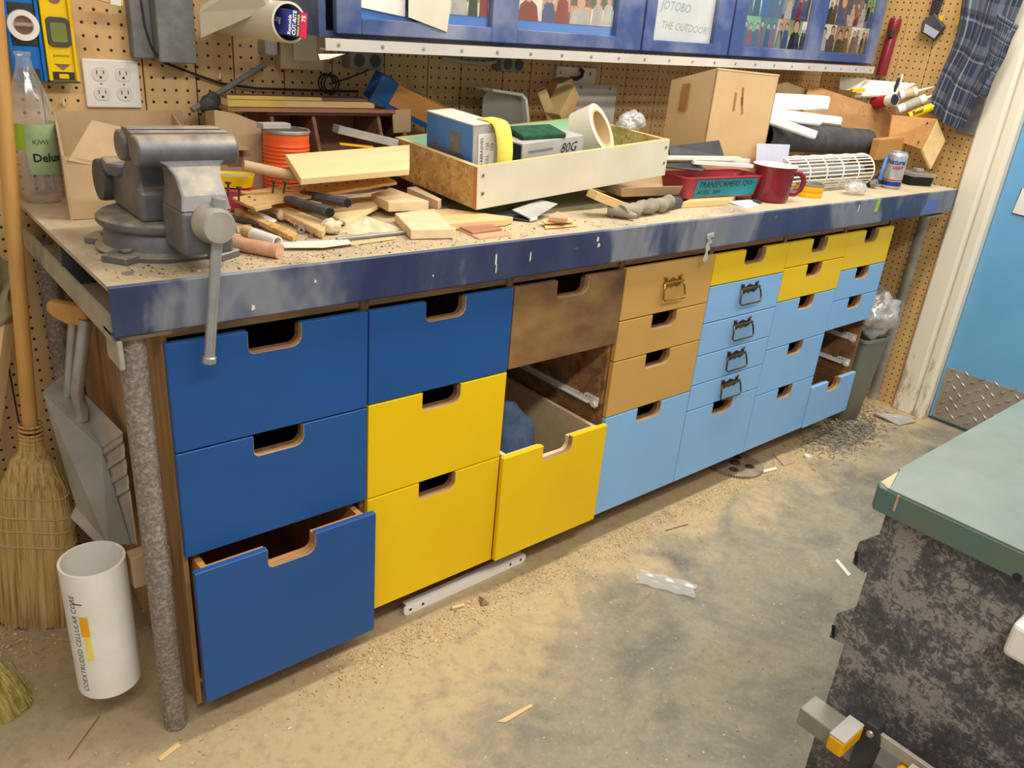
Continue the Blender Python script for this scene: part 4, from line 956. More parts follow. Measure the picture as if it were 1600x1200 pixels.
# ================================================================ things against the wall behind the tray
bb=thing('blue_ended_beam','blue painted beam with an orange wood side leaning on the wall','beam')
pa=Vector((0.7771,0.6000,1.1668)); pb=Vector((1.0328,0.6000,1.0669)); xx=(pb-pa).normalized(); yy=Vector((0,1,0)); yy=(yy-xx*yy.dot(xx)).normalized(); zz=xx.cross(yy)
Mb=Matrix.Translation(pa)@Matrix((xx,yy,zz)).transposed().to_4x4()@RX(18); bb.matrix_world=Mb; BLn=(pb-pa).length
G().box((.045,-.04,.0),(BLn,.0,.055)).build('wood_side','orange_wood',bb,bevel=.001)
G().box((0,-.0405,-.0005),(.052,.0,.0555)).build('painted_end','dark_blue',bb,bevel=.001)
G().box((.0,-.04,-.012),(BLn,0,-.0006)).build('painted_underside','dark_blue',bb)
gy=thing('grey_bin','translucent grey plastic bin standing on end behind the tray','bin',(1.21,.585,1.0))
g=G().prism([(-.075,-.07),(.10,-.07),(.10,.0),(.06,.155),(.045,.165),(-.06,.175),(-.075,.16)],0,.004,0,Matrix(((1,0,0,0),(0,0,1,0),(0,1,0,0),(0,0,0,1)))); g.build('bin_face','grey_plastic',gy)
G().prism([(.10,-.07),(.108,-.07),(.108,.005),(.068,.158),(.05,.172),(-.06,.182),(-.06,.175),(.045,.165),(.06,.155),(.10,.0)],-.02,.06,0,Matrix(((1,0,0,0),(0,0,1,0),(0,1,0,0),(0,0,0,1)))).build('bin_rim','white_plastic',gy)
plank('wood_block','upright ribbed wood strip beside the grey bin','wood block',(1.3128,0.5700,1.1784),(1.3590,0.5600,1.0978),.03,.028,'pine',roll=20)
plank('wood_block','tall pale wood block leaning on the white plate','wood block',(1.4389,0.6300,1.2025),(1.4845,0.6300,1.0704),.055,.045,'pine')
plank('wood_block','pale wood block tilted towards the tape ring','wood block',(1.4435,0.5600,1.1701),(1.3772,0.5400,1.0914),.055,.05,'pine')
wp=polyslab('hardboard_sheet','white hardboard sheet leaning on the wall behind the ring','panel',[(1.5263,0.6600,1.1970),(1.7412,0.6600,1.1995),(1.6585,0.5800,1.0688),(1.4781,0.5800,1.0695)],.005,'white_paint')
for q in ((1.5686,0.6550,1.1950),(1.6983,0.6550,1.1929)):
    o=G().lathe([(0,0),(.005,0),(.004,.002),(0,.003)],10,0,RX(90)).build('screw','dull_metal',wp); o.location=Vector(q)-wp.location+Vector((0,-.004,-.006))
wh=thing('hook_plate','white plate with a metal hook screwed to the wall','hook plate',(1.5796,0.7000,1.2232))
G().box((-.085,-.012,-.028),(.085,0,.022)).build('plate','white_paint',wh,bevel=.001)
for x in (-.07,.06): G().lathe([(0,0),(.005,0),(.004,.002),(0,.003)],10,0,T(x,-.012,.004)@RX(90)).build('screw','dull_metal',wh)
G().tube([(-.03,-.014,-.012),(-.005,-.02,-.012),(.01,-.024,-.004),(.016,-.022,.012),(.006,-.018,.016)],.006,8).build('hook','dark_rust',wh,smooth=True)
crumple('plastic_bag','small crumpled clear bag behind the tray','plastic bag',(1.4525,0.3200,1.1009),(.045,.03,.026),'bag_film',21,n=4,amp=.22,bumpf=4)

# ================================================================ under the tray
polyslab('ring_binder','grey document folder open like a V under the tray','folder',[(0.9036,0.1563,0.9550),(0.9332,0.1161,0.9380),(1.0381,0.1469,0.9620),(1.0156,0.1843,0.9650)],.003,'grey_card')
polyslab('dark_folder','dark folder cover under the tray front','folder',[(0.8696,0.1827,0.9400),(0.9278,0.1228,0.9340),(0.9967,0.1699,0.9340),(0.9641,0.2279,0.9440)],.002,'dark_grey')
rod('plastic_clip','white plastic clip at the folder tip under the tray','clip',(0.9305,0.1194,0.9360),(0.9515,0.1236,0.9380),.004,'white_plastic')
polyslab('wood_offcut','small end grain offcut on two strips under the tray','offcut',[(0.9367,0.0676,0.9540),(0.9935,0.1020,0.9560),(1.0013,0.0713,0.9560),(0.9689,0.0389,0.9550)],.010,'pink_wood')
polyslab('wood_offcut','upper pale strip under the small offcut','strip',[(0.9352,0.0902,0.9420),(1.0253,0.0945,0.9420),(1.0061,0.0528,0.9420),(0.9275,0.0663,0.9420)],.003,'pine')
polyslab('wood_offcut','lower pale strip under the small offcut','strip',[(0.9396,0.0830,0.9345),(1.0400,0.0825,0.9345),(1.0088,0.0458,0.9345),(0.9159,0.0523,0.9345)],.003,'pine')
plank('pine_prop','pale pine block propping the front of the tray','wood block',(1.1231,0.1261,0.9750),(1.2086,0.0943,0.9450),.05,.02,'pine')
gv=thing('work_glove','rolled grey work glove under the tray','glove',(1.3585,0.1437,0.9300))
g=G()
g0=Vector((1.3585,0.1437,0.9300)); ga=Vector((1.1826,0.0710,0.9500))-g0; gb_=Vector((1.3875,0.0944,0.9550))-g0
pts=[ga.lerp(gb_,k/16) for k in range(17)]
g.tube([p+Vector((0,0,.004*math.sin(k*1.3))) for k,p in enumerate(pts)],[.018*(1+.16*math.sin(k*2.1)+.1*math.sin(k*5)) for k in range(17)],14,squash=.9); g.build('glove_roll','glove',gv,smooth=True)
g=G().tube([ga+Vector((-.02,.03,-.002)),ga+Vector((.0,.01,-.002)),ga+Vector((.02,-.03,-.008))],[.012,.014,.006],10); g.build('cuff','glove',gv,smooth=True)
g=G().tube([(0,0,.003),(.02,.005,.003),(.045,.002,.004),(.07,.006,.003)],[.0035,.002,.002,.004],8); o=g.build('key','chrome',smooth=True); place(o,(1.2075,0.0905,0.9300),(0,0,5)); tag(o,'thin steel key before the rolled glove','key')
g=G().lathe([(.007,-.001),(.009,0),(.007,.001)],16); o=g.build('key_ring','chrome',smooth=True); place(o,((1.1704,0.0873,0.9380)[0],(1.1704,0.0873,0.9380)[1],.938),(55,0,20)); tag(o,'small steel ring beside the key','ring')
o=G().lathe([(0,0),(.012,0),(.012,.004),(.0075,.006),(.0075,.017),(0,.018)],16).build('bottle_stopper','white_plastic',smooth=True); place(o,(1.4575,0.1299,0.9300)); tag(o,'small white stepped stopper before the red tray','cap')
polyslab('dark_pad','dark pad between the glove and the red tray','pad',[(1.4244,0.1521,0.9550),(1.5133,0.1632,0.9550),(1.4690,0.1126,0.9500),(1.3737,0.0903,0.9500)],.02,'dark_grey')
pt=thing('plastic_dish','shallow dusty grey plastic dish under the tray end','dish',(1.4595,0.2144,0.9550),(0,0,-8))
g=G(); a=[(-.15,-.05),(.11,-.05),(.11,.10),(-.15,.10)]; b_=[(-.17,-.065),(.135,-.065),(.135,.12),(-.17,.12)]
g.add([(x,y,0) for x,y in a]+[(x,y,.028) for x,y in b_]+[(x*.96,y*.95,.028) for x,y in b_]+[(x*.96,y*.95,.004) for x,y in a],[(3,2,1,0)]+[(r*4+i,r*4+(i+1)%4,(r+1)*4+(i+1)%4,(r+1)*4+i) for r in range(3) for i in range(4)]+[(12,13,14,15)])
g.build('dish','cardboard_dim',pt,bevel=.002)

# ================================================================ red tray, mug, tin
rt=thing('red_tray','red plastic tray with a handwritten teal label','tray')
q0=Vector((1.5029,0.1400,0.9496)); q1=Vector((1.8048,0.1150,0.9489)); dx=(q1-q0); dx.z=0; RL=dx.length; dx.normalize(); dy=Vector((-dx.y,dx.x,0))
rt.matrix_world=Matrix.Translation((q0.x,q0.y,.947))@Matrix((dx,dy,Vector((0,0,1)))).transposed().to_4x4()
def taper(w,d,h,f,t,ox=0):
    a=rrect(w,d,.014); b_=rrect(w+f*2,d+f*2,.018); n=len(a); c=(w/2,d/2)
    ai=rrect(w-2*t,d-2*t,.012); bi=rrect(w+f*2-2*t,d+f*2-2*t,.016)
    return G().add([(x+c[0],y+c[1],0) for x,y in a]+[(x+c[0],y+c[1],h) for x,y in b_]+[(x+c[0],y+c[1],h) for x,y in bi]+[(x+c[0],y+c[1],t) for x,y in ai],[tuple(range(n-1,-1,-1))]+[(r*n+i,r*n+(i+1)%n,(r+1)*n+(i+1)%n,(r+1)*n+i) for r in range(3) for i in range(n)]+[tuple(3*n+i for i in range(n))])
g=taper(RL,.085,.058,.012,.003); g.build('tray_body','pink_red',rt,smooth=True)
a=rrect(RL+.03,.115,.02); b_=rrect(RL+.016,.101,.016); n=len(a)
G().add([(x+RL/2,y+.0425,.056) for x,y in a]+[(x+RL/2,y+.0425,.060) for x,y in a]+[(x+RL/2,y+.0425,.060) for x,y in b_]+[(x+RL/2,y+.0425,.056) for x,y in b_],[(r*n+i,r*n+(i+1)%n,((r+1)%4)*n+(i+1)%n,((r+1)%4)*n+i) for r in range(4) for i in range(n)]).build('tray_rim','pink_red',rt)
Ml=T(.055,-.0015,.004)@RX(90+11.5)
G().box((-.022,0,0),(RL-.07,.050,.0008),0,Ml).build('label_card','teal',rt)
text('TRANSFORMERS 12V>',.0235,rt,'ink',None,M=Ml@T(-.012,.028,.0014),sx=.98,shear=.15)
text('AC/DC  30W',.017,rt,'ink',None,M=Ml@T(-.012,.008,.0014),shear=.1)
polyslab('pine_block','pine strip under the front of the red tray','wood strip',[(1.4660,0.1138,0.9465),(1.6416,0.0980,0.9465),(1.7394,0.1358,0.9465),(1.5700,0.1548,0.9465)],.0155,'pine')
polyslab('paper_slip','white paper slip under the red tray corner','paper',[(1.6858,0.1209,0.9340),(1.7947,0.1269,0.9340),(1.7810,0.0660,0.9320),(1.6712,0.0506,0.9310)],.001,'paper')
rod('ball_pen','short grey pen end beside the mug foot','pen',(1.7801,0.0995,0.9365),(1.7668,0.0662,0.9365),.004,'dark_grey')
polyslab('black_sleeve','black leather sleeve hanging over the red tray','sleeve',[(1.4393,0.1700,1.0457),(1.5298,0.1600,1.0448),(1.5925,0.1450,1.0248),(1.5676,0.1400,1.0195),(1.4364,0.1600,1.0307)],.006,'black_plastic',bevel=.002)
polyslab('black_folder','black folder standing before the cardboard box','folder',[(1.4796,0.2000,1.0803),(1.6799,0.1850,1.0953),(1.7039,0.1750,1.0521),(1.4767,0.1850,1.0524)],.006,'dark_grey')
plank('white_trim','upper white trim strip lying over the red tray','trim strip',(1.4179,0.1750,1.0504),(1.7364,0.1500,1.0445),.02,.009,'white_paint')
plank('white_trim','lower white trim strip with a bolt hole over the red tray','trim strip',(1.5373,0.1600,1.0378),(1.7818,0.1350,1.0239),.022,.010,'white_plastic')
plank('white_trim','short white trim block between the two strips','trim strip',(1.6270,0.1850,1.0346),(1.8096,0.1650,1.0310),.016,.012,'white_plastic')
mg=thing('red_mug','large red ribbed mug with a white inside','mug',(1.865,.105,H),(0,0,-36))
prof=[(0,0),(.047,0),(.051,.004),(.053,.012),(.0555,.06),(.058,.085),(.065,.104)]
g=G(); seg=64; n=len(prof)
vs_=[]
for k in range(seg):
    a=2*math.pi*k/seg
    for i,(r,z) in enumerate(prof):
        rr=r+(.0011*math.cos(a*22) if 3<=i<=4 else 0); vs_.append((rr*math.cos(a),rr*math.sin(a),z))
g.add(vs_,[(k*n+i,((k+1)%seg)*n+i,((k+1)%seg)*n+i+1,k*n+i+1) for k in range(seg) for i in range(n-1)]); g.build('mug_body','mug_red',mg,smooth=True)
G().lathe([(.065,.104),(.0645,.1055),(.0635,.105),(.058,.09),(.051,.05),(.047,.006),(0,.005)],48).build('mug_lining','white_plastic',mg,smooth=True)
g=G(); pts=[(.055,0,.082),(.075,0,.086),(.090,0,.078),(.096,0,.06),(.090,0,.038),(.074,0,.024),(.054,0,.024)]
g.tube(pts,.0062,12,squash=1.3); g.build('handle','mug_red',mg,smooth=True)
tn=thing('yellow_tin','low yellow tin with a grey rim behind the mug handle','tin',((2.0936,0.0822,0.9300)[0],(2.0936,0.0822,0.9300)[1]+.03,H))
G().lathe([(0,0),(.042,0),(.043,.003),(.043,.012),(.0415,.014),(.043,.016),(.043,.03),(.042,.034)],36).build('tin_body','gold_yellow',tn,smooth=True)
G().lathe([(.042,.034),(.044,.036),(.044,.041),(.041,.041),(.040,.036),(.040,.004),(0,.003)],36).build('tin_rim','dull_metal',tn,smooth=True)
polyslab('grey_card_sheet','pale grey card standing behind the red mug','card',[(1.8918,0.2000,1.0815),(2.0595,0.1900,1.0768),(2.0328,0.1700,1.0101),(1.8773,0.1800,1.0209)],.0015,'blue_grey_card')

# ================================================================ big cardboard box
bx=thing('cardboard_box','large plain cardboard box under the wall cabinet','cardboard box',((1.6730,0.2280,1.2866)[0],.228,H),(0,0,-3))
BH=.353
d_=.16; w_=.285
def bxs(pts,mat='cardboard',name='panel'): return sheet(pts,.004,bx,mat,name)
bxs([(0,0,0),(w_,0,0),(w_,0,BH-.006),(0,0,BH)])
bxs([(0,d_,0),(0,0,0),(0,0,BH),(0,d_,BH-.045)])
bxs([(w_,0,0),(w_,d_,0),(w_,d_,BH-.05),(w_,0,BH-.006)])
bxs([(0,d_,0),(w_,d_,0),(w_,d_,BH-.05),(0,d_,BH-.045)])
bxs([(0,0,BH),(w_,0,BH-.006),(w_,d_,BH-.05),(0,d_,BH-.045)],'cardboard','lid')
bxs([(0,0,.001),(w_,0,.001),(w_,d_,.001),(0,d_,.001)],'cardboard','bottom')
for k,(x,z) in enumerate(((.10,.27),(.13,.285),(.135,.26))):
    G().prism([(-.004,-.03),(.006,-.028),(.003,.02),(-.006,.022)],0,.0004,0,T(x,-.0003,z)@RY(-8*k)@XZf).build('scuff','old_card',bx)
G().prism([(.085,.23),(.115,.23),(.115,.30),(.085,.305)],0,.0004,0,T(-.0046,0,0)@XL).build('tape_patch','old_card',bx)

# ================================================================ foam, tube, cage, boxes at the far end
fg='white foam sticks beside the cardboard box'
plank('foam_stick','thick white foam stick topmost beside the cardboard box','foam stick',(2.0392,0.3300,1.1717),(2.3463,0.2700,1.1742),.05,.045,'foam',bevel=.006,group=fg)
plank('foam_stick','white foam stick in the middle of the bundle','foam stick',(2.0596,0.3000,1.1402),(2.2708,0.2350,1.1289),.045,.035,'foam',bevel=.006,group=fg)
plank('foam_stick','short white foam stick reaching farthest right','foam stick',(2.3359,0.3400,1.1280),(2.5168,0.3000,1.1204),.04,.03,'foam',bevel=.006,group=fg)
plank('foam_stick','thin white foam stick pointing down at the black tube','foam stick',(1.9990,0.2700,1.1359),(2.1971,0.2000,1.0915),.035,.026,'foam',bevel=.004,group=fg)
ta=Vector((2.0604,0.3000,1.0887)); tb_=Vector((2.7309,0.2900,1.0618))
rod('black_tube','thick black cardboard tube above the wire cage','tube',ta,tb_,.046,'rubber',32,.042)
cg=thing('wire_cage','white wire cage cylinder lying on the bench','wire cage')
ca_=Vector((2.02,.19,.985)); cb_=Vector((2.53,.185,.985)); 
cg.location=ca_; cg.rotation_euler=(cb_-ca_).to_track_quat('Z','Y').to_euler(); CLn=(cb_-ca_).length; cr=.053
for k in range(26):
    a=2*math.pi*k/26
    G().tube([(cr*math.cos(a),cr*math.sin(a),0),(cr*math.cos(a),cr*math.sin(a),CLn)],.0022,6).build('wire','white_plastic',cg,smooth=True)
for k in range(6):
    z=CLn*k/5; G().tube([(cr*1.03*math.cos(R(10*q)),cr*1.03*math.sin(R(10*q)),z) for q in range(37)],.0026,6).build('hoop','white_plastic',cg,smooth=True)
G().lathe([(0,0),(.02,0),(.02,CLn),(0,CLn)],20).build('inner_core','grey_plastic',cg,smooth=True)
crumple('plastic_bag','small clear bag between the wire cage and the beer can','plastic bag',(2.3166,0.0731,0.9300),(.045,.03,.018),'bag_film',31,n=4,amp=.2,bumpf=4)
polyslab('printed_cardboard','brown cardboard flap printed with faded lettering','cardboard',[(2.5244,0.4500,1.2463),(3.0667,0.3300,1.1558),(2.9606,0.3000,1.0478),(2.4442,0.4000,1.1515)],.005,'print_card')
polyslab('tan_flap','plain tan cardboard flap behind the foam sticks','cardboard',[(2.3326,0.4600,1.2375),(2.3890,0.4600,1.2477),(2.5514,0.4600,1.2218),(2.5404,0.4400,1.1500),(2.3321,0.4400,1.1587)],.004,'cardboard')
cr1=thing('wooden_crate','tilted pine box holding tubes at the bench end','wooden box')
def hull(parent,name,front,depth,mat,bev=.002):
    P=[Vector(p) for p in front]; d=Vector(depth)
    return G().add(P+[p+d for p in P],[(3,2,1,0),(4,5,6,7),(0,1,5,4),(1,2,6,5),(2,3,7,6),(3,0,4,7)]).build(name,mat,parent,bevel=bev,fix=True)
hull(cr1,'front_board',[(2.8400,0.2675,1.1616),(2.9300,0.1370,1.1643),(2.9000,0.1484,1.0521),(2.8200,0.2496,1.0805)],(.012,.012,.0),'orange_wood')
hull(cr1,'end_board',[(2.9310,0.1375,1.1642),(2.9650,0.0996,1.0910),(2.9350,0.1102,0.9842),(2.9010,0.1488,1.0521)],(.0,.012,.0),'pine')
for q in ((2.9080,0.1606,1.1476),(2.8880,0.1650,1.0779)): G().lathe([(0,0),(.004,0),(.003,.002),(0,.002)],8,0,T(q[0]-.004,q[1]-.002,q[2])@RX(90)@RY(-40)).build('nail_head','dark_rust',cr1)
plank('wood_block','knotty pine block standing behind the beer can','wood block',(2.6735,0.2200,1.0089),(2.8583,0.2200,1.0160),.03,.075,'orange_wood',bevel=.002)
polyslab('blue_strip','pale blue plastic strip leaning on the pine block','strip',[(2.7102,0.1900,1.0288),(2.7233,0.1700,1.0385),(2.7274,0.1500,0.9264),(2.6569,0.1700,0.9490)],.003,'sky_blue')
plank('black_bracket','black bracket lying behind the beer can','bracket',(2.5399,0.1527,0.9300),(2.8921,0.2508,0.9300),.03,.02,'black_plastic')
o=G().lathe([(.006,0),(.014,0),(.015,.004),(.015,.018),(.006,.018),(.006,0)],6,0,RX(70)).build('pipe_nut','dull_metal',fix=True); place(o,((2.5399,0.1527,0.9300)[0],(2.5399,0.1527,0.9300)[1]-.02,.944)); tag(o,'dull hex pipe nut right of the wire cage','nut')
bc=thing('beer_can','silver and blue beer can at the right end of the bench','beer can',(2.632,.108,H))
pm('can_silver',(206,206,208),(186,188,194),20,.3,.55)
pm('can_blue',(40,70,150),(34,60,138),20,.3,.4)
G().lathe([(0,.002),(.024,.003),(.027,0),(.029,.003),(.033,.010),(.033,.112),(.031,.119),(.027,.124),(.0275,.127),(.026,.127),(.0255,.123),(0,.122)],40).build('can_body','can_silver',bc,smooth=True)
G().lathe([(.0332,.011),(.0334,.011),(.0334,.026),(.0332,.026)],40).build('blue_band','can_blue',bc,smooth=True)
G().lathe([(.0332,.029),(.0334,.029),(.0334,.033),(.0332,.033)],40).build('red_band','red',bc,smooth=True)
text('Natural',.0225,bc,'can_blue',(0,0,.086),bend=curl(.0339,146),bold=.0006,shear=.25)
text('LIGHT',.0135,bc,'red',(0,0,.070),bend=curl(.0339,190),bold=.0006,shear=.2)
bk=thing('black_tub','low black tub with a clear lid right of the beer can','tub',(2.80,.115,H),(0,0,-30))
g=taper(.095,.075,.032,.004,.002); g.build('tub_body','black',bk,smooth=True)
g=G().prism([(x+.0475,y+.0375) for x,y in rrect(.108,.09,.012)],.033,.046,0); g.build('lid','clear_plastic',bk,bevel=.002)
G().box((.03,.02,.0462),(.06,.05,.06)).build('lid_knob','grey_plastic',bk,bevel=.003)
plank('black_remote','flat black gadget behind the black tub','gadget',(3.0506,0.1900,0.9495),(3.2097,0.1900,0.9359),.05,.012,'black_plastic')
# caulk tubes above the crate
def facetext(body,size,parent,p,q,r):
    p=Vector(p); q=Vector(q); x=(q-p).normalized(); n=(Vector((-.3,-.75,.6))); n=(n-x*n.dot(x)).normalized(); y=n.cross(x)
    Mw=Matrix.Translation(p+x*.012+n*(r+.0006)-y*.007)@Matrix((x,y,n)).transposed().to_4x4()
    Mp=Matrix.Translation(parent.location)@parent.rotation_euler.to_matrix().to_4x4()
    return text(body,size,parent,'ink',None,M=Mp.inverted()@Mw,bold=.0006)
def caulk(p,q,r,lab,m1,m2,nozzle=True):
    t_=thing('caulk_tube',lab,'caulk tube',p,(0,0,0),'caulk tubes in the pine box'); p=Vector(p); q=Vector(q); L_=(q-p).length
    t_.rotation_euler=(q-p).to_track_quat('Z','Y').to_euler()
    G().lathe([(0,.004),(r*.95,.004),(r,0),(r,L_),(r*.9,L_),(0,L_-.002)],24).build('tube_body',m1,t_,smooth=True)
    G().lathe([(r*1.01,L_*.25),(r*1.02,L_*.25),(r*1.02,L_*.8),(r*1.01,L_*.8)],24).build('label_wrap',m2,t_,smooth=True)
    if nozzle: G().lathe([(r*.4,L_),(r*.3,L_+.01),(.003,L_+.06),(0,L_+.06)],14).build('nozzle','white_plastic',t_,smooth=True)
    return t_
c_=caulk((2.8600,0.2825,1.2152),(2.9000,0.3986,1.1893),.022,'open red and white caulk tube pointing at the viewer','white_plastic','red',False)
G().lathe([(0,-.0005),(.019,-.0005)],20).build('open_end','ink',c_)
caulk((2.9200,0.2981,1.2285),(2.9600,0.2557,1.2499),.019,'white caulk tube with yellow print behind the open one','white_plastic','beige_box')
caulk((2.8800,0.2722,1.1799),(2.9500,0.2107,1.2291),.017,'pale caulk tube slanting over the pine box','white_plastic','grey_card')
c_=caulk((2.8900,0.2272,1.1622),(2.9400,0.1745,1.2032),.015,'yellow caulk tube lowest in the pine box','level_yellow','level_yellow')
facetext('Bear',.021,c_,(2.8900,0.2272,1.1622),(2.9400,0.1745,1.2032),.0156)
o=rod('marker_pen','black and white marker standing among the caulk tubes','marker',(2.9300,0.3117,1.2505),(2.9300,0.3123,1.3055),.005,'white_plastic')
rod('marker_pen','black marker standing among the caulk tubes','marker',(2.9200,0.3228,1.2353),(2.9200,0.3159,1.2912),.0062,'black_plastic')
polyslab('plastic_dish','white flat dish behind the caulk tubes','lid',[(2.8000,0.4130,1.2141),(2.9000,0.4383,1.2750),(2.9800,0.2734,1.2786),(2.9200,0.3116,1.2318)],.008,'white_plastic')
polyslab('white_board','white painted board behind the printed cardboard','board',[(2.7500,0.4633,1.2770),(2.8600,0.4109,1.2808),(2.8200,0.4158,1.2329),(2.7400,0.4457,1.2325)],.006,'cream_paint')
plank('yellow_clip','yellow plastic clip above the printed cardboard','clip',(2.7800,0.4188,1.2270),(2.8200,0.3896,1.2331),.02,.012,'level_yellow')

# ================================================================ things on the back wall
def level(name,label,x0,x1,zb,mat,y=.672):
    l=thing(name,label,'spirit level',((x0+x1)/2,y,zb)); w=(x1-x0)/2
    g=G().box((-w+.006,-.006,0),(w-.006,.006,.42)); g.box((-w,-.011,0),(-w+.006,.011,.42)); g.box((w-.006,-.011,0),(w,.011,.42)); g.build('beam',mat,l,bevel=.001)
    G().box((-w,-.0115,-.004),(w,.0115,.0)).build('end_cap','dark_grey',l,bevel=.001); return l,w
l,w=level('spirit_level','blue box level with a round white vial hung on the wall',(0.0328,0.6720,1.1583)[0],(0.0914,0.6720,1.1615)[0],(0.0595,0.6720,1.1592)[2],'level_blue')
G().box((-w*.62,-.0075,.002),(w*.62,-.006,.022)).build('end_plate','black_plastic',l)
zc_=(0.0637,0.6600,1.2588)[2]-(0.0595,0.6720,1.1592)[2]
G().box((-w*.78,-.0085,zc_-.036),(w*.78,-.006,zc_+.040)).build('vial_recess','black_plastic',l,bevel=.003)
vr=G().lathe([(.0165,0),(.027,0),(.028,.002),(.027,.006),(.018,.006),(.0165,.004),(.0165,0)],32,0,T(0,-.0085,zc_)@RX(90)).build('vial_ring','white_plastic',l,smooth=True,fix=True)
G().lathe([(0,.001),(.0165,.001)],24,0,T(0,-.0085,zc_)@RX(90)).build('vial_well','dark_wood',vr)
G().tube([(-.0165,-.0135,zc_+.002),(.0165,-.0135,zc_+.002)],.004,10).build('vial','clear_plastic',vr,smooth=True)
l,w=level('spirit_level','yellow box level with a square black vial hung on the wall',(0.0937,0.6720,1.1615)[0]+.001,(0.1499,0.6720,1.1622)[0],(0.1224,0.6720,1.1600)[2],'level_yellow')
zc_=(0.1213,0.6600,1.2513)[2]-(0.1224,0.6720,1.1600)[2]
vh=G().prism(rrect(.042,.054,.010),0,.005,0,T(0,-.006,zc_)@RX(90)).build('vial_housing','dark_grey',l,bevel=.001)
pm('vial_green',(132,138,70),(116,122,64),10,.25)
G().prism(rrect(.029,.036,.005),0,.0012,0,T(0,-.0112,zc_-.001)@RX(90)).build('vial','vial_green',vh)
G().box((-w+.008,-.0072,.002),(w-.008,-.006,.017)).build('end_plate','black_plastic',l)
G().box((-.009,-.0082,.004),(.009,-.0065,.013)).build('end_button','level_yellow',l,bevel=.001)
G().prism([(-.015,.032),(0,.020),(.015,.032)],0,.0006,0,T(0,-.006,0)@RX(90)@T(0,0,0)).build('triangle_hole','dark_wood',l)
text('JOHNSON',.0062,l,'ink',(-.015,-.0066,.045),(90,0,0),shear=.2)
G().lathe([(0,0),(.012,0)],20,0,T(0,-.0064,zc_+.062)@RX(90)).build('hang_hole','dark_wood',l)
# outlets
qo=thing('wall_outlet','white four socket outlet plate on the pegboard','outlet',((0.2202,0.7000,1.1543)[0],.70,(0.2202,0.7000,1.1543)[2]))
G().box((-.0555,-.006,-.0485),(.0555,0,.0485)).build('cover_plate','white_plastic',qo,bevel=.003,seg=2)
pm('socket_white',(226,220,206),(220,214,200),10,.4)
for sx in (-.0225,.0225):
    for sz in (-.0195,.0195):
        P=[]
        for k in range(24):
            a=2*math.pi*k/24; P.append((.0165*math.cos(a),max(-.0135,min(.0135,.0165*math.sin(a)))))
        s_=G().prism(P,0,.0012,0,T(sx,-.006,sz)@RX(90)).build('socket','socket_white',qo)
        g=G(); g.box((sx-.0075,-.0076,sz-.001),(sx-.0058,-.0071,sz+.007)); g.box((sx+.0055,-.0076,sz),(sx+.0072,-.0071,sz+.007)); g.lathe([(0,0),(.0026,0)],10,0,T(sx,-.0075,sz-.0065)@RX(90)); g.build('slots','ink',s_); s_.children[0]['kind']='stuff'
    G().lathe([(0,0),(.0025,0),(.002,.001),(0,.001)],10,0,T(sx,-.006,0)@RX(90)).build('screw','dull_metal',qo)
def gang(label,u,w=.07,h=.05,mat='grey_plastic',holes=2):
    b_=thing('outlet_box',label,'outlet box',u); G().box((-w/2,-.045,-h/2),(w/2,0,h/2+.03)).build('metal_box',mat,b_,bevel=.003)
    for k in range(holes): G().lathe([(0,0),(.016,0),(.014,-.002)],20,0,T((k-.5)*w*.48,-.0456,-h*.08)@RX(90)).build('socket','dark_grey',b_)
    return b_
gang('grey twin outlet box below the cabinet near the pipe',(0.8140,0.7000,1.2349),.095,.05)
gang('grey twin outlet box below the middle of the cabinet',(1.2913,0.7000,1.2475),.085,.05)
bo=thing('junction_box','beige cover plate of a junction box on the wall','junction box',(0.6445,0.7000,1.2411))
G().box((-.056,-.035,-.04),(.056,0,.07)).build('box','beige_box',bo,bevel=.002); G().box((-.026,-.040,-.02),(.035,-.035,.05)).build('cover','cream_paint',bo,bevel=.002)
gang('small pale conduit box left of the junction box',(0.5623,0.7000,1.2451),.03,.03,'grey_card',0)
# grey sheet metal box with its cord
gm=thing('grey_metal_box','grey sheet metal box mounted above the outlet','metal box',((0.3219,0.6400,1.2091)[0],.70,(0.3219,0.6400,1.2091)[2]))
w0=(0.2626,0.6400,1.2125)[0]-(0.3219,0.6400,1.2091)[0]; w1=(0.3828,0.6400,1.2093)[0]-(0.3219,0.6400,1.2091)[0]
G().box((w0,-.03,.0),(w0*.3,0,.3)).build('side_flange','grey_box',gm,bevel=.002)
G().box((w0*.3,-.062,-.004),(w1,0,.3)).build('box','grey_box',gm,bevel=.002)
c_=[(0.2714,0.6200,1.3224),(0.2742,0.6200,1.2753),(0.2835,0.6250,1.2393),(0.3110,0.6600,1.2071),(0.3518,0.6850,1.1940),(0.4014,0.6900,1.1782),(0.4514,0.6900,1.1635),(0.5327,0.6850,1.1550),(0.6635,0.6850,1.1541),(0.8030,0.6800,1.1550)]
o=G().tube(c_,.0028,8).build('power_cord','cord_black',smooth=True); tag(o,'thin black cord hanging from the grey metal box along the wall','cord')
g=G().tube([Vector((0.7095,0.6800,1.1722))+Vector((.022*math.cos(R(24*k)),-.001*k,.022*math.sin(R(24*k)))) for k in range(40)],.0022,6); o=g.build('coiled_cord','cord_black',smooth=True); tag(o,'dark coiled cord hanging on the wall below the cabinet','cord')
g=G().tube([(0.7306,0.6800,1.1729),(0.7754,0.6800,1.1864),(0.8305,0.6800,1.2067),(0.8524,0.6700,1.2267)],.002,6); o=g.build('thin_wire','cord_black',smooth=True); tag(o,'thin dark wire running up to the left grey outlet box','wire')
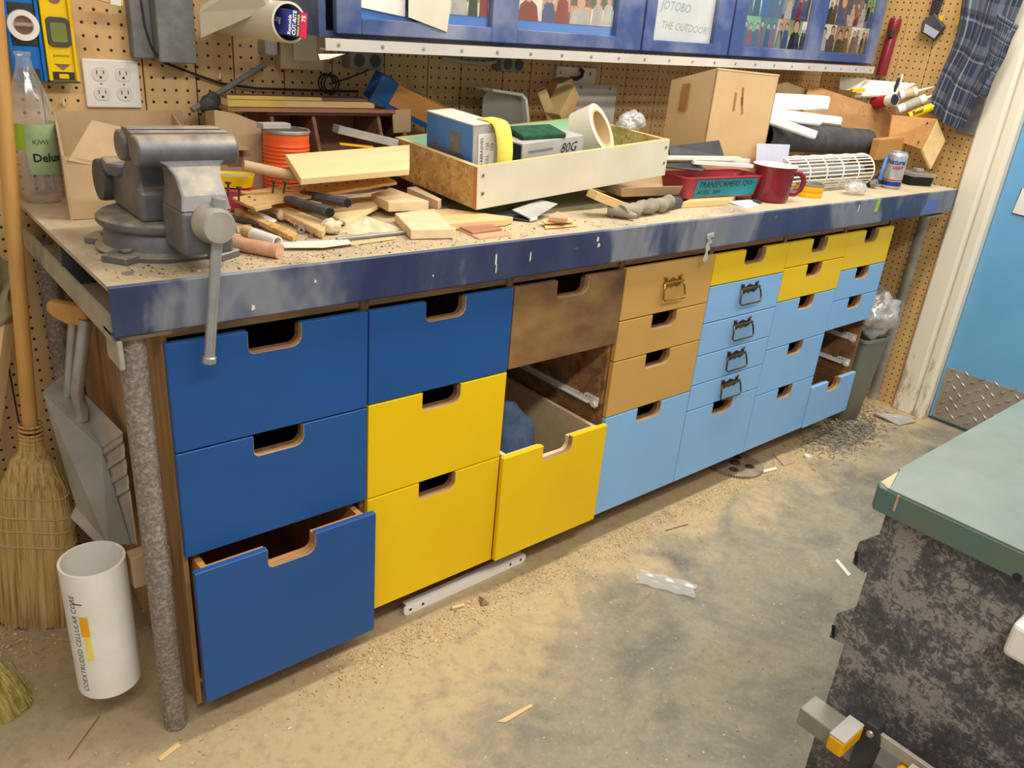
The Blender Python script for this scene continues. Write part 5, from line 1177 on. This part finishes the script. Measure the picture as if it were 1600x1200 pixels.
g=G().tube([(1.0574,0.6800,1.2480),(1.1151,0.6700,1.2417),(1.1933,0.6700,1.2402),(1.2468,0.6800,1.2470)],.006,8); o=g.build('white_cable','grey_card',smooth=True); tag(o,'pale cable sagging below the cabinet to the middle outlet box','cable')
for u,lab in (((0.4485,0.7000,1.1735),'small white peg hook near the cord'),((0.1190,0.7000,1.1125),'small white peg above the carton')):
    o=G().tube([(0,0,0),(0,-.014,0),(0,-.016,.012)],.0025,8).build('peg_hook','white_plastic',smooth=True); place(o,u); tag(o,lab,'hook')
polyslab('wood_scrap','pale wood scrap with a white label at the top edge','wood scrap',[(0.1820,0.6400,1.3256),(0.2386,0.6400,1.3261),(0.2367,0.6400,1.3084),(0.2177,0.6400,1.3103),(0.1810,0.6400,1.3175)],.02,'pine')
polyslab('paper_tag','white paper tag on the end of the wood scrap','paper',[(0.2136,0.6180,1.3266),(0.2337,0.6180,1.3261),(0.2317,0.6180,1.3075),(0.2117,0.6180,1.3093)],.001,'paper')
# pvc pipe holding the wax paper box, on a wooden bracket
pvc=thing('pvc_pipe','cream plastic pipe holding a wax paper box beside the cabinet','pipe')
pc=Vector((0.4841,0.3950,1.3058)); pe=Vector((0.4586,0.6850,1.3049)); L_=(pe-pc).length
pvc.matrix_world=Matrix.Translation(pc)@(pe-pc).to_track_quat('Z','Y').to_matrix().to_4x4()
rp=.0385
G().lathe([(rp-.0045,0),(rp,0),(rp,L_),(rp-.0045,L_),(rp-.0045,0)],40).build('pipe_wall','cream_paint',pvc,smooth=True,fix=True)
wx=thing('wax_paper_box','navy wax paper box sticking out of the plastic pipe','wax paper box')
zax=(pc-pe).normalized(); up=Vector((0,0,1)); up=(up-zax*up.dot(zax)).normalized(); rx_=up.cross(zax)
wx.matrix_world=Matrix.Translation(pc-zax*.13)@Matrix((rx_,up,zax)).transposed().to_4x4()@RZ(-6)
G().box((-.022,-.025,0),(.024,.022,.155)).build('carton','navy',wx,bevel=.001)
G().box((.010,-.0248,.1551),(.0238,.0218,.1556)).build('pink_panel','magenta',wx)
G().box((.0241,-.025,.115),(.0246,.022,.155)).build('side_print','magenta',wx)
Mw=T(0,0,.1557)@RZ(90)
text('Reynolds',.0098,wx,'paper',None,M=Mw@T(-.023,.011,0),bold=.0002)
text('CUT-RITE',.0105,wx,'paper',None,M=Mw@T(-.023,.0005,0),bold=.0004)
text('WAX PAPER',.0073,wx,'level_yellow',None,M=Mw@T(-.023,-.0078,0),bold=.0002)
text('75',.0125,wx,'paper',None,M=Mw@T(.0045,-.0205,.0002),bold=.0003)
text('Reynolds',.018,wx,'paper',None,M=T(-.0222,.006,.135)@RY(-90)@RZ(90)@RX(0)@RZ(90))
br=polyslab('wood_bracket','pale wood bracket board holding up the plastic pipe','bracket',[(0.3863,0.6000,1.3232),(0.4405,0.4600,1.3868),(0.4711,0.4400,1.3786),(0.4695,0.4400,1.3416),(0.3866,0.6000,1.2729)],.02,'cream_paint')
polyslab('splinter','torn paper strip hanging at the cabinet corner','paper strip',[(0.5485,0.4000,1.2507),(0.6124,0.4000,1.2540),(0.5722,0.3950,1.2423),(0.5501,0.3950,1.2388)],.001,'cream_paint')

# ================================================================ things on the right wall
fl=thing('red_flashlight','red flashlight clipped to the wall beside the cabinet','flashlight',(2.9850,0.4237,1.2934),(0,3,0))
G().lathe([(0,0),(.02,0),(.0205,.004),(.0205,.13),(.019,.135),(.019,.145),(.023,.165),(.023,.20),(.02,.206),(0,.206)],28).build('flashlight_body','mug_red',fl,smooth=True)
G().box((-.03,-.016,.135),(-.012,-.002,.165)).build('switch','black_plastic',fl,bevel=.003)
sc=thing('bench_brush','black handled pad brush hanging on the right wall','brush')
ps=Vector((3.0000,0.2840,1.4765)); sc.location=ps
XW=Matrix(((0,0,1,0),(1,0,0,0),(0,1,0,0),(0,0,0,1)))
def relx(*ps_): return [(Vector(p).y-ps.y,Vector(p).z-ps.z) for p in ps_]
G().prism(relx((3.0000,0.3202,1.4925),(3.0000,0.2814,1.5245),(3.0000,0.2325,1.4788),(3.0000,0.2582,1.4294),(3.0000,0.3148,1.4573)),-.012,.014,0,XW).build('head','dark_grey',sc,bevel=.004,seg=2)
G().prism(relx((2.9880,0.3031,1.4858),(2.9880,0.2429,1.4601),(2.9880,0.2553,1.4376),(2.9880,0.3020,1.4572)),-.0135,-.012,0,XW).build('pad','blue_grey_card',sc)
G().prism(relx((3.0000,0.3026,1.5151),(3.0000,0.2708,1.5206),(3.0000,0.2616,1.6314),(3.0000,0.3034,1.6310)),-.008,.008,0,XW).build('handle','black_plastic',sc,bevel=.003)
G().prism(relx((2.9900,0.2649,1.5157),(2.9900,0.2486,1.5163),(2.9900,0.2499,1.4968),(2.9900,0.2622,1.4985)),-.004,.004,0,XW).build('yellow_button','level_yellow',sc)
o=rod('yellow_screwdriver','yellow tipped tool hanging behind the plaid shirt','tool',(3.0000,0.1937,1.4892),(3.0000,0.1878,1.5530),.006,'level_yellow')
gp_=polyslab('metal_plate','grey sheet metal plate on the wall behind the plaid shirt','metal plate',[(3.0200,0.1092,1.2502),(3.0200,0.0036,1.2611),(3.0200,-0.0086,1.1195),(3.0200,0.0940,1.1215)],.004,'grey_box')
sh=thing('plaid_shirt','blue and grey plaid shirt hanging by the door casing','shirt')
TL,TR_,BLc,BR_=Vector((2.9600,0.1904,1.6888)),Vector((2.9400,-0.0346,1.6568)),Vector((2.9600,0.1937,1.1806)),Vector((2.9300,0.0271,1.1310))
ML,MR=Vector((2.9600,0.1816,1.3265)),Vector((2.9300,0.0109,1.2541)); UL,UR=Vector((2.9600,0.1608,1.4730)),Vector((2.9300,-0.0208,1.4289))
def cat(a,b_,c,d_,t):
    return (b_*2+(c-a)*t+(a*2-b_*5+c*4-d_)*t*t+(b_*3-a-c*3+d_)*t**3)*.5
def shirtfn(u,v):
    Lp=[TL,UL,ML,BLc]; Rp=[TR_,UR,MR,BR_]
    def ev(P,t):
        t*=3; i=min(int(t),2); f=t-i; q=[P[max(0,i-1)],P[i],P[i+1],P[min(3,i+2)]]; return cat(*q,f)
    p=ev(Lp,v).lerp(ev(Rp,v),u); k=math.sin(u*13+v*2)*.5+math.sin(u*24-v*3)*.22+math.sin(u*5+v*7)*.3
    return p+Vector((-.016*k-.012,.004*math.cos(u*9+v*5),.006*math.sin(u*8)*(v)))
G().grid(shirtfn,40,50).build('shirt_body','plaid',sh,smooth=True,solid=.002)
s0,s1,s2,s3=Vector((2.9200,0.0310,1.5268)),Vector((2.9200,-0.0463,1.4900)),Vector((2.9250,-0.0101,1.2562)),Vector((2.9150,0.0152,1.2662))
def slv(u,v):
    p=s0.lerp(s3,v).lerp(s1.lerp(s2,v),u); return p+Vector((-.012*math.sin(u*math.pi)-.006*math.sin(v*11+u*6),0,0))
G().grid(slv,16,30).build('sleeve','plaid',sh,smooth=True,solid=.002)

# ================================================================ left end of the bench: brooms, shovel, pipe
bm_=thing('straw_broom','straw broom with a pale wooden handle leaning on the wall','broom')
b0=Vector(((-0.1097,0.5130,0.0000)[0],(-0.1097,0.5130,0.0000)[1],0)); neck=Vector((-0.0648,0.5050,0.4853)); tip=Vector((0.0077,0.5550,1.3616))
axis=(neck-b0).normalized(); side=Vector((math.cos(R(-30)),math.sin(R(-30)),0)); side=(side-axis*side.dot(axis)).normalized(); th=axis.cross(side)
Ln=(neck-b0).length
bm_.matrix_world=Matrix.Translation(b0)@Matrix((side,th,axis)).transposed().to_4x4()
iv=bm_.matrix_world.inverted()
def headprof(s_):
    # half width and half thickness of the straw head from floor to neck
    for (a,w1_,t1),(c,w2_,t2) in zip(PF[:-1],PF[1:]):
        if a<=s_<=c: f=(s_-a)/(c-a); f=f*f*(3-2*f); return w1_+(w2_-w1_)*f,t1+(t2-t1)*f
    return PF[-1][1:]
PF=[(0,.088,.034),(.25,.084,.036),(.55,.076,.038),(.72,.066,.036),(.85,.046,.03),(.93,.024,.022),(1.0,.02,.02)]
def hd(u,v):
    w_,t_=headprof(v); a=2*math.pi*u; j=1+.012*math.sin(a*23+v*4)+.01*math.sin(a*41); return (w_*j*math.cos(a),t_*j*math.sin(a),v*Ln*.98+(.008*math.sin(a*9) if v==0 else 0))
G().grid(hd,96,24).build('straw_head','bristle',bm_,smooth=True)
for s_ in (.46,.54,.61,.71):
    w_,t_=headprof(s_); G().tube([((w_+.001)*math.cos(R(10*k)),(t_+.001)*math.sin(R(10*k)),s_*Ln*.98+.004*math.sin(R(30*k))) for k in range(37)],.0018,6).build('stitching','cardboard_dim',bm_,smooth=True)
for k in range(6): G().lathe([(.021,0),(.0235,.003),(.021,.006)],20,0,T(0,0,Ln*(.92+.02*k))).build('cord_binding','bristle',bm_,smooth=True)
hn=iv@neck; ht=iv@tip
G().tube([hn,ht],.0145,18).build('handle','handle_wood',bm_,smooth=True)
rn=random.Random(11); g=G()
for k in range(260):
    a=rn.uniform(0,6.28); w_,t_=headprof(.02); r=rn.uniform(.85,1.06); x,y=w_*r*math.cos(a),t_*r*math.sin(a); z0=rn.uniform(.02,.2)
    g.tube([(x*.97,y*.97,z0),(x*1.03,y*1.05,rn.uniform(-.0,.012))],.0009,4,cap=False)
tag(g.build('loose_straws','bristle',bm_),kind='stuff')
b2=thing('straw_brush','greenish straw brush cut off by the left edge','brush',((-0.2276,0.2800,0.1108)[0]-.01,.27,.0),(8,-6,0))
def hd2(u,v):
    a=2*math.pi*u; w_=.062-.045*v**1.5; j=1+.04*math.sin(a*17); return (w_*j*math.cos(a),w_*.6*j*math.sin(a),.004+v*.2)
G().grid(hd2,60,14).build('straw_head','bristle_green',b2,smooth=True)
G().tube([(0,0,.19),(-.02,0,.5)],.013,12).build('handle','handle_wood',b2,smooth=True)
g=G()
for k in range(220):
    a=rn.uniform(0,6.28); r=rn.uniform(.5,1.1); g.tube([(.05*r*math.cos(a),.03*r*math.sin(a),rn.uniform(.05,.14)),(.066*r*math.cos(a),.04*r*math.sin(a),rn.uniform(.0,.02))],.0009,4,cap=False)
tag(g.build('loose_straws','bristle_green',b2),kind='stuff')
# scoop shovel with two tubes, leaning in the gap beside the cabinet
sv=thing('scoop_shovel','grey steel scoop shovel standing upside down behind the leg','shovel')
a0=Vector((-0.0368,0.4600,0.5851)); a1=Vector((0.0143,0.5200,0.5881)); a2=Vector((0.0674,0.3200,0.5244)); a3=Vector((0.0267,0.2200,0.3186)); a4=Vector((0.0098,0.3000,0.2930)); a5=Vector((-0.0203,0.4000,0.3421))
c1=Vector((0.0351,0.3600,0.4826))
top=[a1,a2,c1,a0]
def solid(parent,name,P,off,mat,bev=.002): return sheet(P,off,parent,mat,name)
sheet([a0,a1,a2,c1],.003,sv,'galvanised','heel_plate')
sheet([a0,c1,Vector((0.0529,0.3000,0.2763)),a4,a5],.003,sv,'grey_plastic','blade_floor')
e0,e1=c1,a2; f0,f1=Vector((0.0529,0.3000,0.2763)),Vector((0.0488,0.2400,0.3105))
def wallfn(u,v): p=e0.lerp(e1,u).lerp(f0.lerp(f1,u),v); return p+Vector((-.004*max(0,math.sin(v*44)) if v<.55 else 0,-.010*max(0,math.sin(v*44)) if v<.55 else 0,0))
G().grid(wallfn,6,60).build('side_wall','galvanised',sv,smooth=True,solid=.002)
sheet([a5,a4,Vector((0.0071,0.2900,0.2714)),Vector((-0.0331,0.4000,0.3180))],.003,sv,'galvanised','blade_lip')
for q in ((-0.0162,0.4300,0.5000),(-0.0139,0.4250,0.4809),(-0.0052,0.3900,0.4350)):
    G().lathe([(0,0),(.006,0),(.004,.004),(0,.005)],10,0,T(*q)@RX(70)@RZ(30)).build('rivet','steel',sv,smooth=True)
G().tube([(0.0008,0.4700,0.5434),(0.0098,0.4650,0.5755),(0.0223,0.4600,0.6462),(0.0371,0.4600,0.7264)],.0115,14).build('handle_tube','steel',sv,smooth=True)
G().tube([(0.0160,0.4150,0.5292),(0.0166,0.4100,0.5530),(0.0119,0.4000,0.6009),(0.0215,0.4000,0.6407),(0.0456,0.4000,0.7443)],.0125,14).build('handle_tube','steel',sv,smooth=True)
gr=G().prism([(-.035,.0),(-.03,.018),(.035,.012),(.045,-.012),(.03,-.03),(.0,-.026),(-.024,-.014)],-.012,.012,0,T(*(0.0207,0.4300,0.7597))@RZ(-40)@RX(90)); gr.build('hand_grip','handle_wood',sv,bevel=.005,seg=3)
# plastic pipe strapped behind the leg
pp_=thing('pipe_offcut','short wide white plastic pipe strapped behind the front leg','pipe',((-0.0535,0.1350,0.2249)[0],.135,(-0.0585,0.1350,0.1000)[2]),(0,0,0))
P_h=(-0.0429,0.1350,0.3832)[2]-(-0.0585,0.1350,0.1000)[2]
G().lathe([(.0515,0),(.056,0),(.056,P_h),(.0515,P_h),(.0515,0)],48).build('pipe_wall','white_plastic',pp_,smooth=True,fix=True)
def curlv(r,a0):
    def f(c): a=R(a0)-c.y/r; return Vector((r*math.cos(a),r*math.sin(a),c.x))
    return f
text('COEXTRUDED CELLULAR CORE',.0155,pp_,'dark_grey',(0,0,.016),bend=curlv(.0564,218))
G().lathe([(.0561,.15),(.0564,.15),(.0564,.195),(.0561,.195)],6,0,None,R(222),R(238)).build('yellow_mark','gold_yellow',pp_,smooth=True)
G().lathe([(.0561,.095),(.0564,.095),(.0564,.15),(.0561,.15)],6,0,None,R(226),R(238)).build('faded_mark','sand_yellow',pp_,smooth=True)
G().lathe([(.0561,.222),(.0564,.222),(.0564,.224),(.0561,.224)],6,0,None,R(214),R(232)).build('black_mark','ink',pp_,smooth=True)
st=G().box((.058,-.03,P_h-.075),(.13,.0,P_h-.005)); st.build('wood_cleat','cardboard_dim',pp_,bevel=.002)
# cloth and stick at the far left
def clf(u,v): return (-.055+.07*u+.012*math.sin(v*9+u*5),.02*math.sin(u*7+v*6)-.01,-.13*v+.012*math.sin(u*9))
o=G().grid(clf,24,24).build('khaki_rag','cloth_khaki',smooth=True,solid=.003); o.location=(-0.0544,0.6300,0.8240); tag(o,'khaki rag hanging behind the broom handle','rag')
plank('wood_batten','pale wood batten leaning at the left edge','batten',((-0.1410,0.5600,0.4537)[0],.56,(-0.1410,0.5600,0.4537)[2]-.05),(-0.0270,0.6600,0.7584),.03,.03,'pine')
plank('blue_tub_edge','dark blue crate edge on the floor behind the broom','crate',((-0.1799,0.5800,0.1997)[0]-.03,.60,.0),((-0.1151,0.6000,0.4125)[0]-.035,.66,.46),.03,.03,'navy')

# ================================================================ bin by the door and litter on the floor
pb_=thing('waste_bin','slim grey plastic bin beside the last drawer cabinet','waste bin',(2.705,.125,0),(0,0,-8))
def binsec(w,d,z,r=.02,n=3): return [(x,y,z) for x,y in rrect(w,d,r,n)]
secs=[binsec(.105,.16,0),binsec(.11,.165,.004),binsec(.150,.21,.355),binsec(.160,.22,.357),binsec(.160,.22,.368),binsec(.146,.206,.368),binsec(.144,.204,.355),binsec(.10,.155,.006)]
n=len(secs[0]); g=G(); g.add([p for s_ in secs for p in s_],[tuple(range(n-1,-1,-1))]+[(r*n+i,r*n+(i+1)%n,(r+1)*n+(i+1)%n,(r+1)*n+i) for r in range(len(secs)-1) for i in range(n)]+[tuple((len(secs)-1)*n+i for i in range(n))]); g.build('bin_body','pail_grey',pb_,smooth=True)
crumple('plastic_bag','large crumpled clear bag stuffed in the top of the bin','plastic bag',(2.745,.10,.345),(.10,.095,.085),'bag_film',41,n=5,amp=.24,bumpf=4.5)
# white runner lying on the floor
sr=thing('drawer_runner','white steel drawer runner lying on the floor','drawer runner'); s0_=Vector((0.5835,0.0657,0.0000)); s1_=Vector((0.9788,0.0712,0.0000)); dxx=(s1_-s0_); RLn=dxx.length; dxx.normalize()
sr.matrix_world=Matrix.Translation(s0_)@Matrix((dxx,Vector((-dxx.y,dxx.x,0)),Vector((0,0,1)))).transposed().to_4x4()
G().prism(rrect(RLn,.028,.010),0,.004,0,T(RLn/2,.0,.0142)@RX(90)).build('runner_web','foam',sr)
G().box((.008,.0,.0245),(RLn-.008,.016,.0282)).build('runner_flange','foam',sr); G().box((.005,.0,0),(RLn-.005,.012,.003)).build('runner_flange','white_plastic',sr)
for x in (.018,.055,RLn-.055,RLn-.018): G().lathe([(0,0),(.004,0)],10,0,T(x,-.0045,.013)@RX(90)).build('screw_hole','ink',sr)
# gear wheel
pm('rust_iron',(168,150,124),(140,122,98),20,.6)
gw_=thing('gear_wheel','flat rusty gear wheel lying under the light blue drawers','gear',(1.9676,0.0829,0.0000),(0,0,10))
P=[]; nt=64
for k in range(nt*2): 
    r=.098 if k%2 else .091; a=2*math.pi*(k+.25*(1 if k%2 else -1)*0)/(nt*2); P.append((r*math.cos(a),r*math.sin(a)))
gd_=G().prism(P,0,.009).build('toothed_disc','rust_iron',gw_)
for k in range(4):
    a=R(90*k+20); G().lathe([(0,.0092),(.017,.0092)],20,0,T(.05*math.cos(a),.05*math.sin(a),0)).build('lightening_hole','dark_rust',gd_)
G().lathe([(.008,.009),(.018,.009),(.016,.016),(.009,.016),(.008,.009)],20).build('hub','dark_rust',gw_,smooth=True,fix=True)
# clear wrapper on the floor
def wr_(u,v): return ((u-.5)*.155+.004*math.sin(v*9),(v-.5)*.062,.003+.006*abs(math.sin(u*9+v*4)*math.sin(v*7+1)))
o=G().grid(wr_,26,12).build('clear_wrapper','bag_film',smooth=True); place(o,(1.2310,-0.2230,0.0000),(0,0,-58)); tag(o,'flat clear plastic wrapper on the open concrete','wrapper')
polyslab('wood_splinter','long pale wood splinter in the near foreground','splinter',[(0.5652,-0.3242,0.0030),(0.6572,-0.3292,0.0030),(0.6559,-0.3370,0.0030),(0.5796,-0.3364,0.0030)],.0025,'pine')
polyslab('bark_chip','curved brown chip beside the white runner','chip',[(0.7783,0.0165,0.0080),(0.7782,-0.0045,0.0120),(0.7844,-0.0235,0.0060),(0.7627,-0.0149,0.0040)],.002,'dark_wood')
polyslab('wood_splinter','pale splinter lying on the dark stain right of centre','splinter',[(1.7448,-0.4307,0.0020),(1.7575,-0.4317,0.0020),(1.7212,-0.4938,0.0020),(1.7045,-0.4932,0.0020)],.0015,'paper')
polyslab('shingle_piece','grey broken shingle at the foot of the door casing','shingle',[(2.8366,0.0185,0.0200),(2.9247,-0.0531,0.0200),(2.9461,-0.1106,0.0100),(2.8499,-0.0853,0.0060)],.006,'grey_card')
polyslab('flat_chip','grey square chip behind the gear wheel','chip',[(2.1618,0.0546,0.0040),(2.2009,0.0422,0.0040),(2.1770,-0.0262,0.0040),(2.1197,-0.0181,0.0040)],.003,'cardboard_dim')
o=G().lathe([(0,0),(.013,0),(.014,.012),(.012,.012),(.011,.002),(0,.002)],20).build('plastic_cup','white_plastic',smooth=True); place(o,(2.2542,-0.0320,0.0000)); tag(o,'tiny white plastic cup on the dusty floor','cup')
rod('marker_pen','white and black marker on the floor beside the gear','marker',(2.0071,-0.0055,0.0060),(2.0682,-0.0171,0.0060),.006,'white_plastic')
rod('twig','thin dark twig on the concrete near the gear','twig',(1.4323,-0.0524,0.0020),(1.5191,-0.0679,0.0020),.0015,'dark_wood',6)
rod('pale_dowel_bit','short pale dowel bit beside the white runner','dowel',(0.6950,0.0176,0.0050),(0.7273,0.0104,0.0050),.005,'pine',10)
rod('twig','thin brown twig near the pipe at lower left','twig',(-0.1542,0.0746,0.0020),(-0.0813,0.1493,0.0020),.0012,'dark_wood',6)
polyslab('wood_splinter','short pale splinter at the foot of the front leg','splinter',[(-0.0217,-0.0175,0.0030),(0.0222,-0.0009,0.0030),(0.0240,-0.0134,0.0030),(-0.0202,-0.0276,0.0030)],.002,'pine')
# crumbs on the bench top
rn=random.Random(8); g=G()
for k in range(1500):
    x=abs(rn.gauss(.45,.45))+.02; y=.012+abs(rn.gauss(0,.10)); s_=rn.uniform(.0012,.005)
    if x>2.6 or y>.6 or ((x-.15)**2+(y-.195)**2)<.0135: continue
    M=T(x,y,.9304)@RZ(rn.uniform(0,360))@RX(rn.uniform(-12,12)); w_=s_*rn.uniform(.25,.8)
    g.add([(-s_/2,-w_/2,0),(s_/2,-w_/2,.0),(s_/2,w_/2,.0008),(0,w_/2+s_*.1,.0014),(-s_/2,w_/2,.0008)],[(0,1,2,3,4)],rn.choice((0,0,1,2,3)),M)
o=g.build('bench_crumbs',['sawdust','plaster','cardboard_dim','dark_rust']); tag(o,'fine chips and crumbs scattered over the bench top','crumbs',kind='stuff')
# pile of nails and swept shavings: more than anyone could count
rn=random.Random(5)
c_=Vector((2.5982,-0.0013,0.0000)); g=G()
for k in range(1500):
    a=rn.gauss(0,1); b_=rn.gauss(0,1); x=c_.x+a*.12+b_*.02; y=c_.y+b_*.045; h=max(0,.022*math.exp(-(a*a+b_*b_)/1.6))*rn.random()+.002; an=rn.uniform(0,3.14); l_=rn.uniform(.012,.028); dz=rn.uniform(-.004,.004)
    g.tube([(x,y,h),(x+l_*math.cos(an),y+l_*math.sin(an),max(.0015,h+dz))],.0013,4)
o=g.build('nail_pile','nail_steel'); tag(o,'heap of loose grey nails on the floor by the bin','nails',kind='stuff')
g=G()
def chip(x,y,s_,z=.001):
    an=rn.uniform(0,6.28); w_=s_*rn.uniform(.15,.5); M=T(x,y,z)@RZ(math.degrees(an))@RX(rn.uniform(-14,14))
    g.add([(-s_/2,-w_/2,0),(s_/2,-w_/2,.0),(s_/2,w_/2,.001),(0,w_/2+s_*.1,.002),(-s_/2,w_/2,.001)],[(0,1,2,3,4)],rn.choice((0,0,1,2,3)),M)
for k in range(5200):
    x=rn.uniform(.35,2.9); d=abs(rn.gauss(0,1)); y=.03-d*(.045+.02*math.sin(x*3)+.02*(x>1)); chip(x,y,rn.uniform(.002,.006))
for k in range(1300):
    chip(rn.uniform(-.5,2.4),rn.uniform(-1.1,.1),rn.uniform(.0015,.005))
for k in range(700):
    chip(rn.gauss(2.75,.12),rn.gauss(.1,.06),rn.uniform(.004,.014),rn.uniform(.001,.02))
for k in range(600):
    chip(rn.gauss(-.1,.12),rn.gauss(.5,.07),rn.uniform(.003,.009))
for k in range(300):
    chip(rn.gauss(.5,.2),rn.gauss(-.02,.03),rn.uniform(.003,.009))
o=g.build('wood_shavings',['sawdust','plaster','pine','cardboard']); tag(o,'pale wood shavings strewn along the foot of the drawers','shavings',kind='stuff')
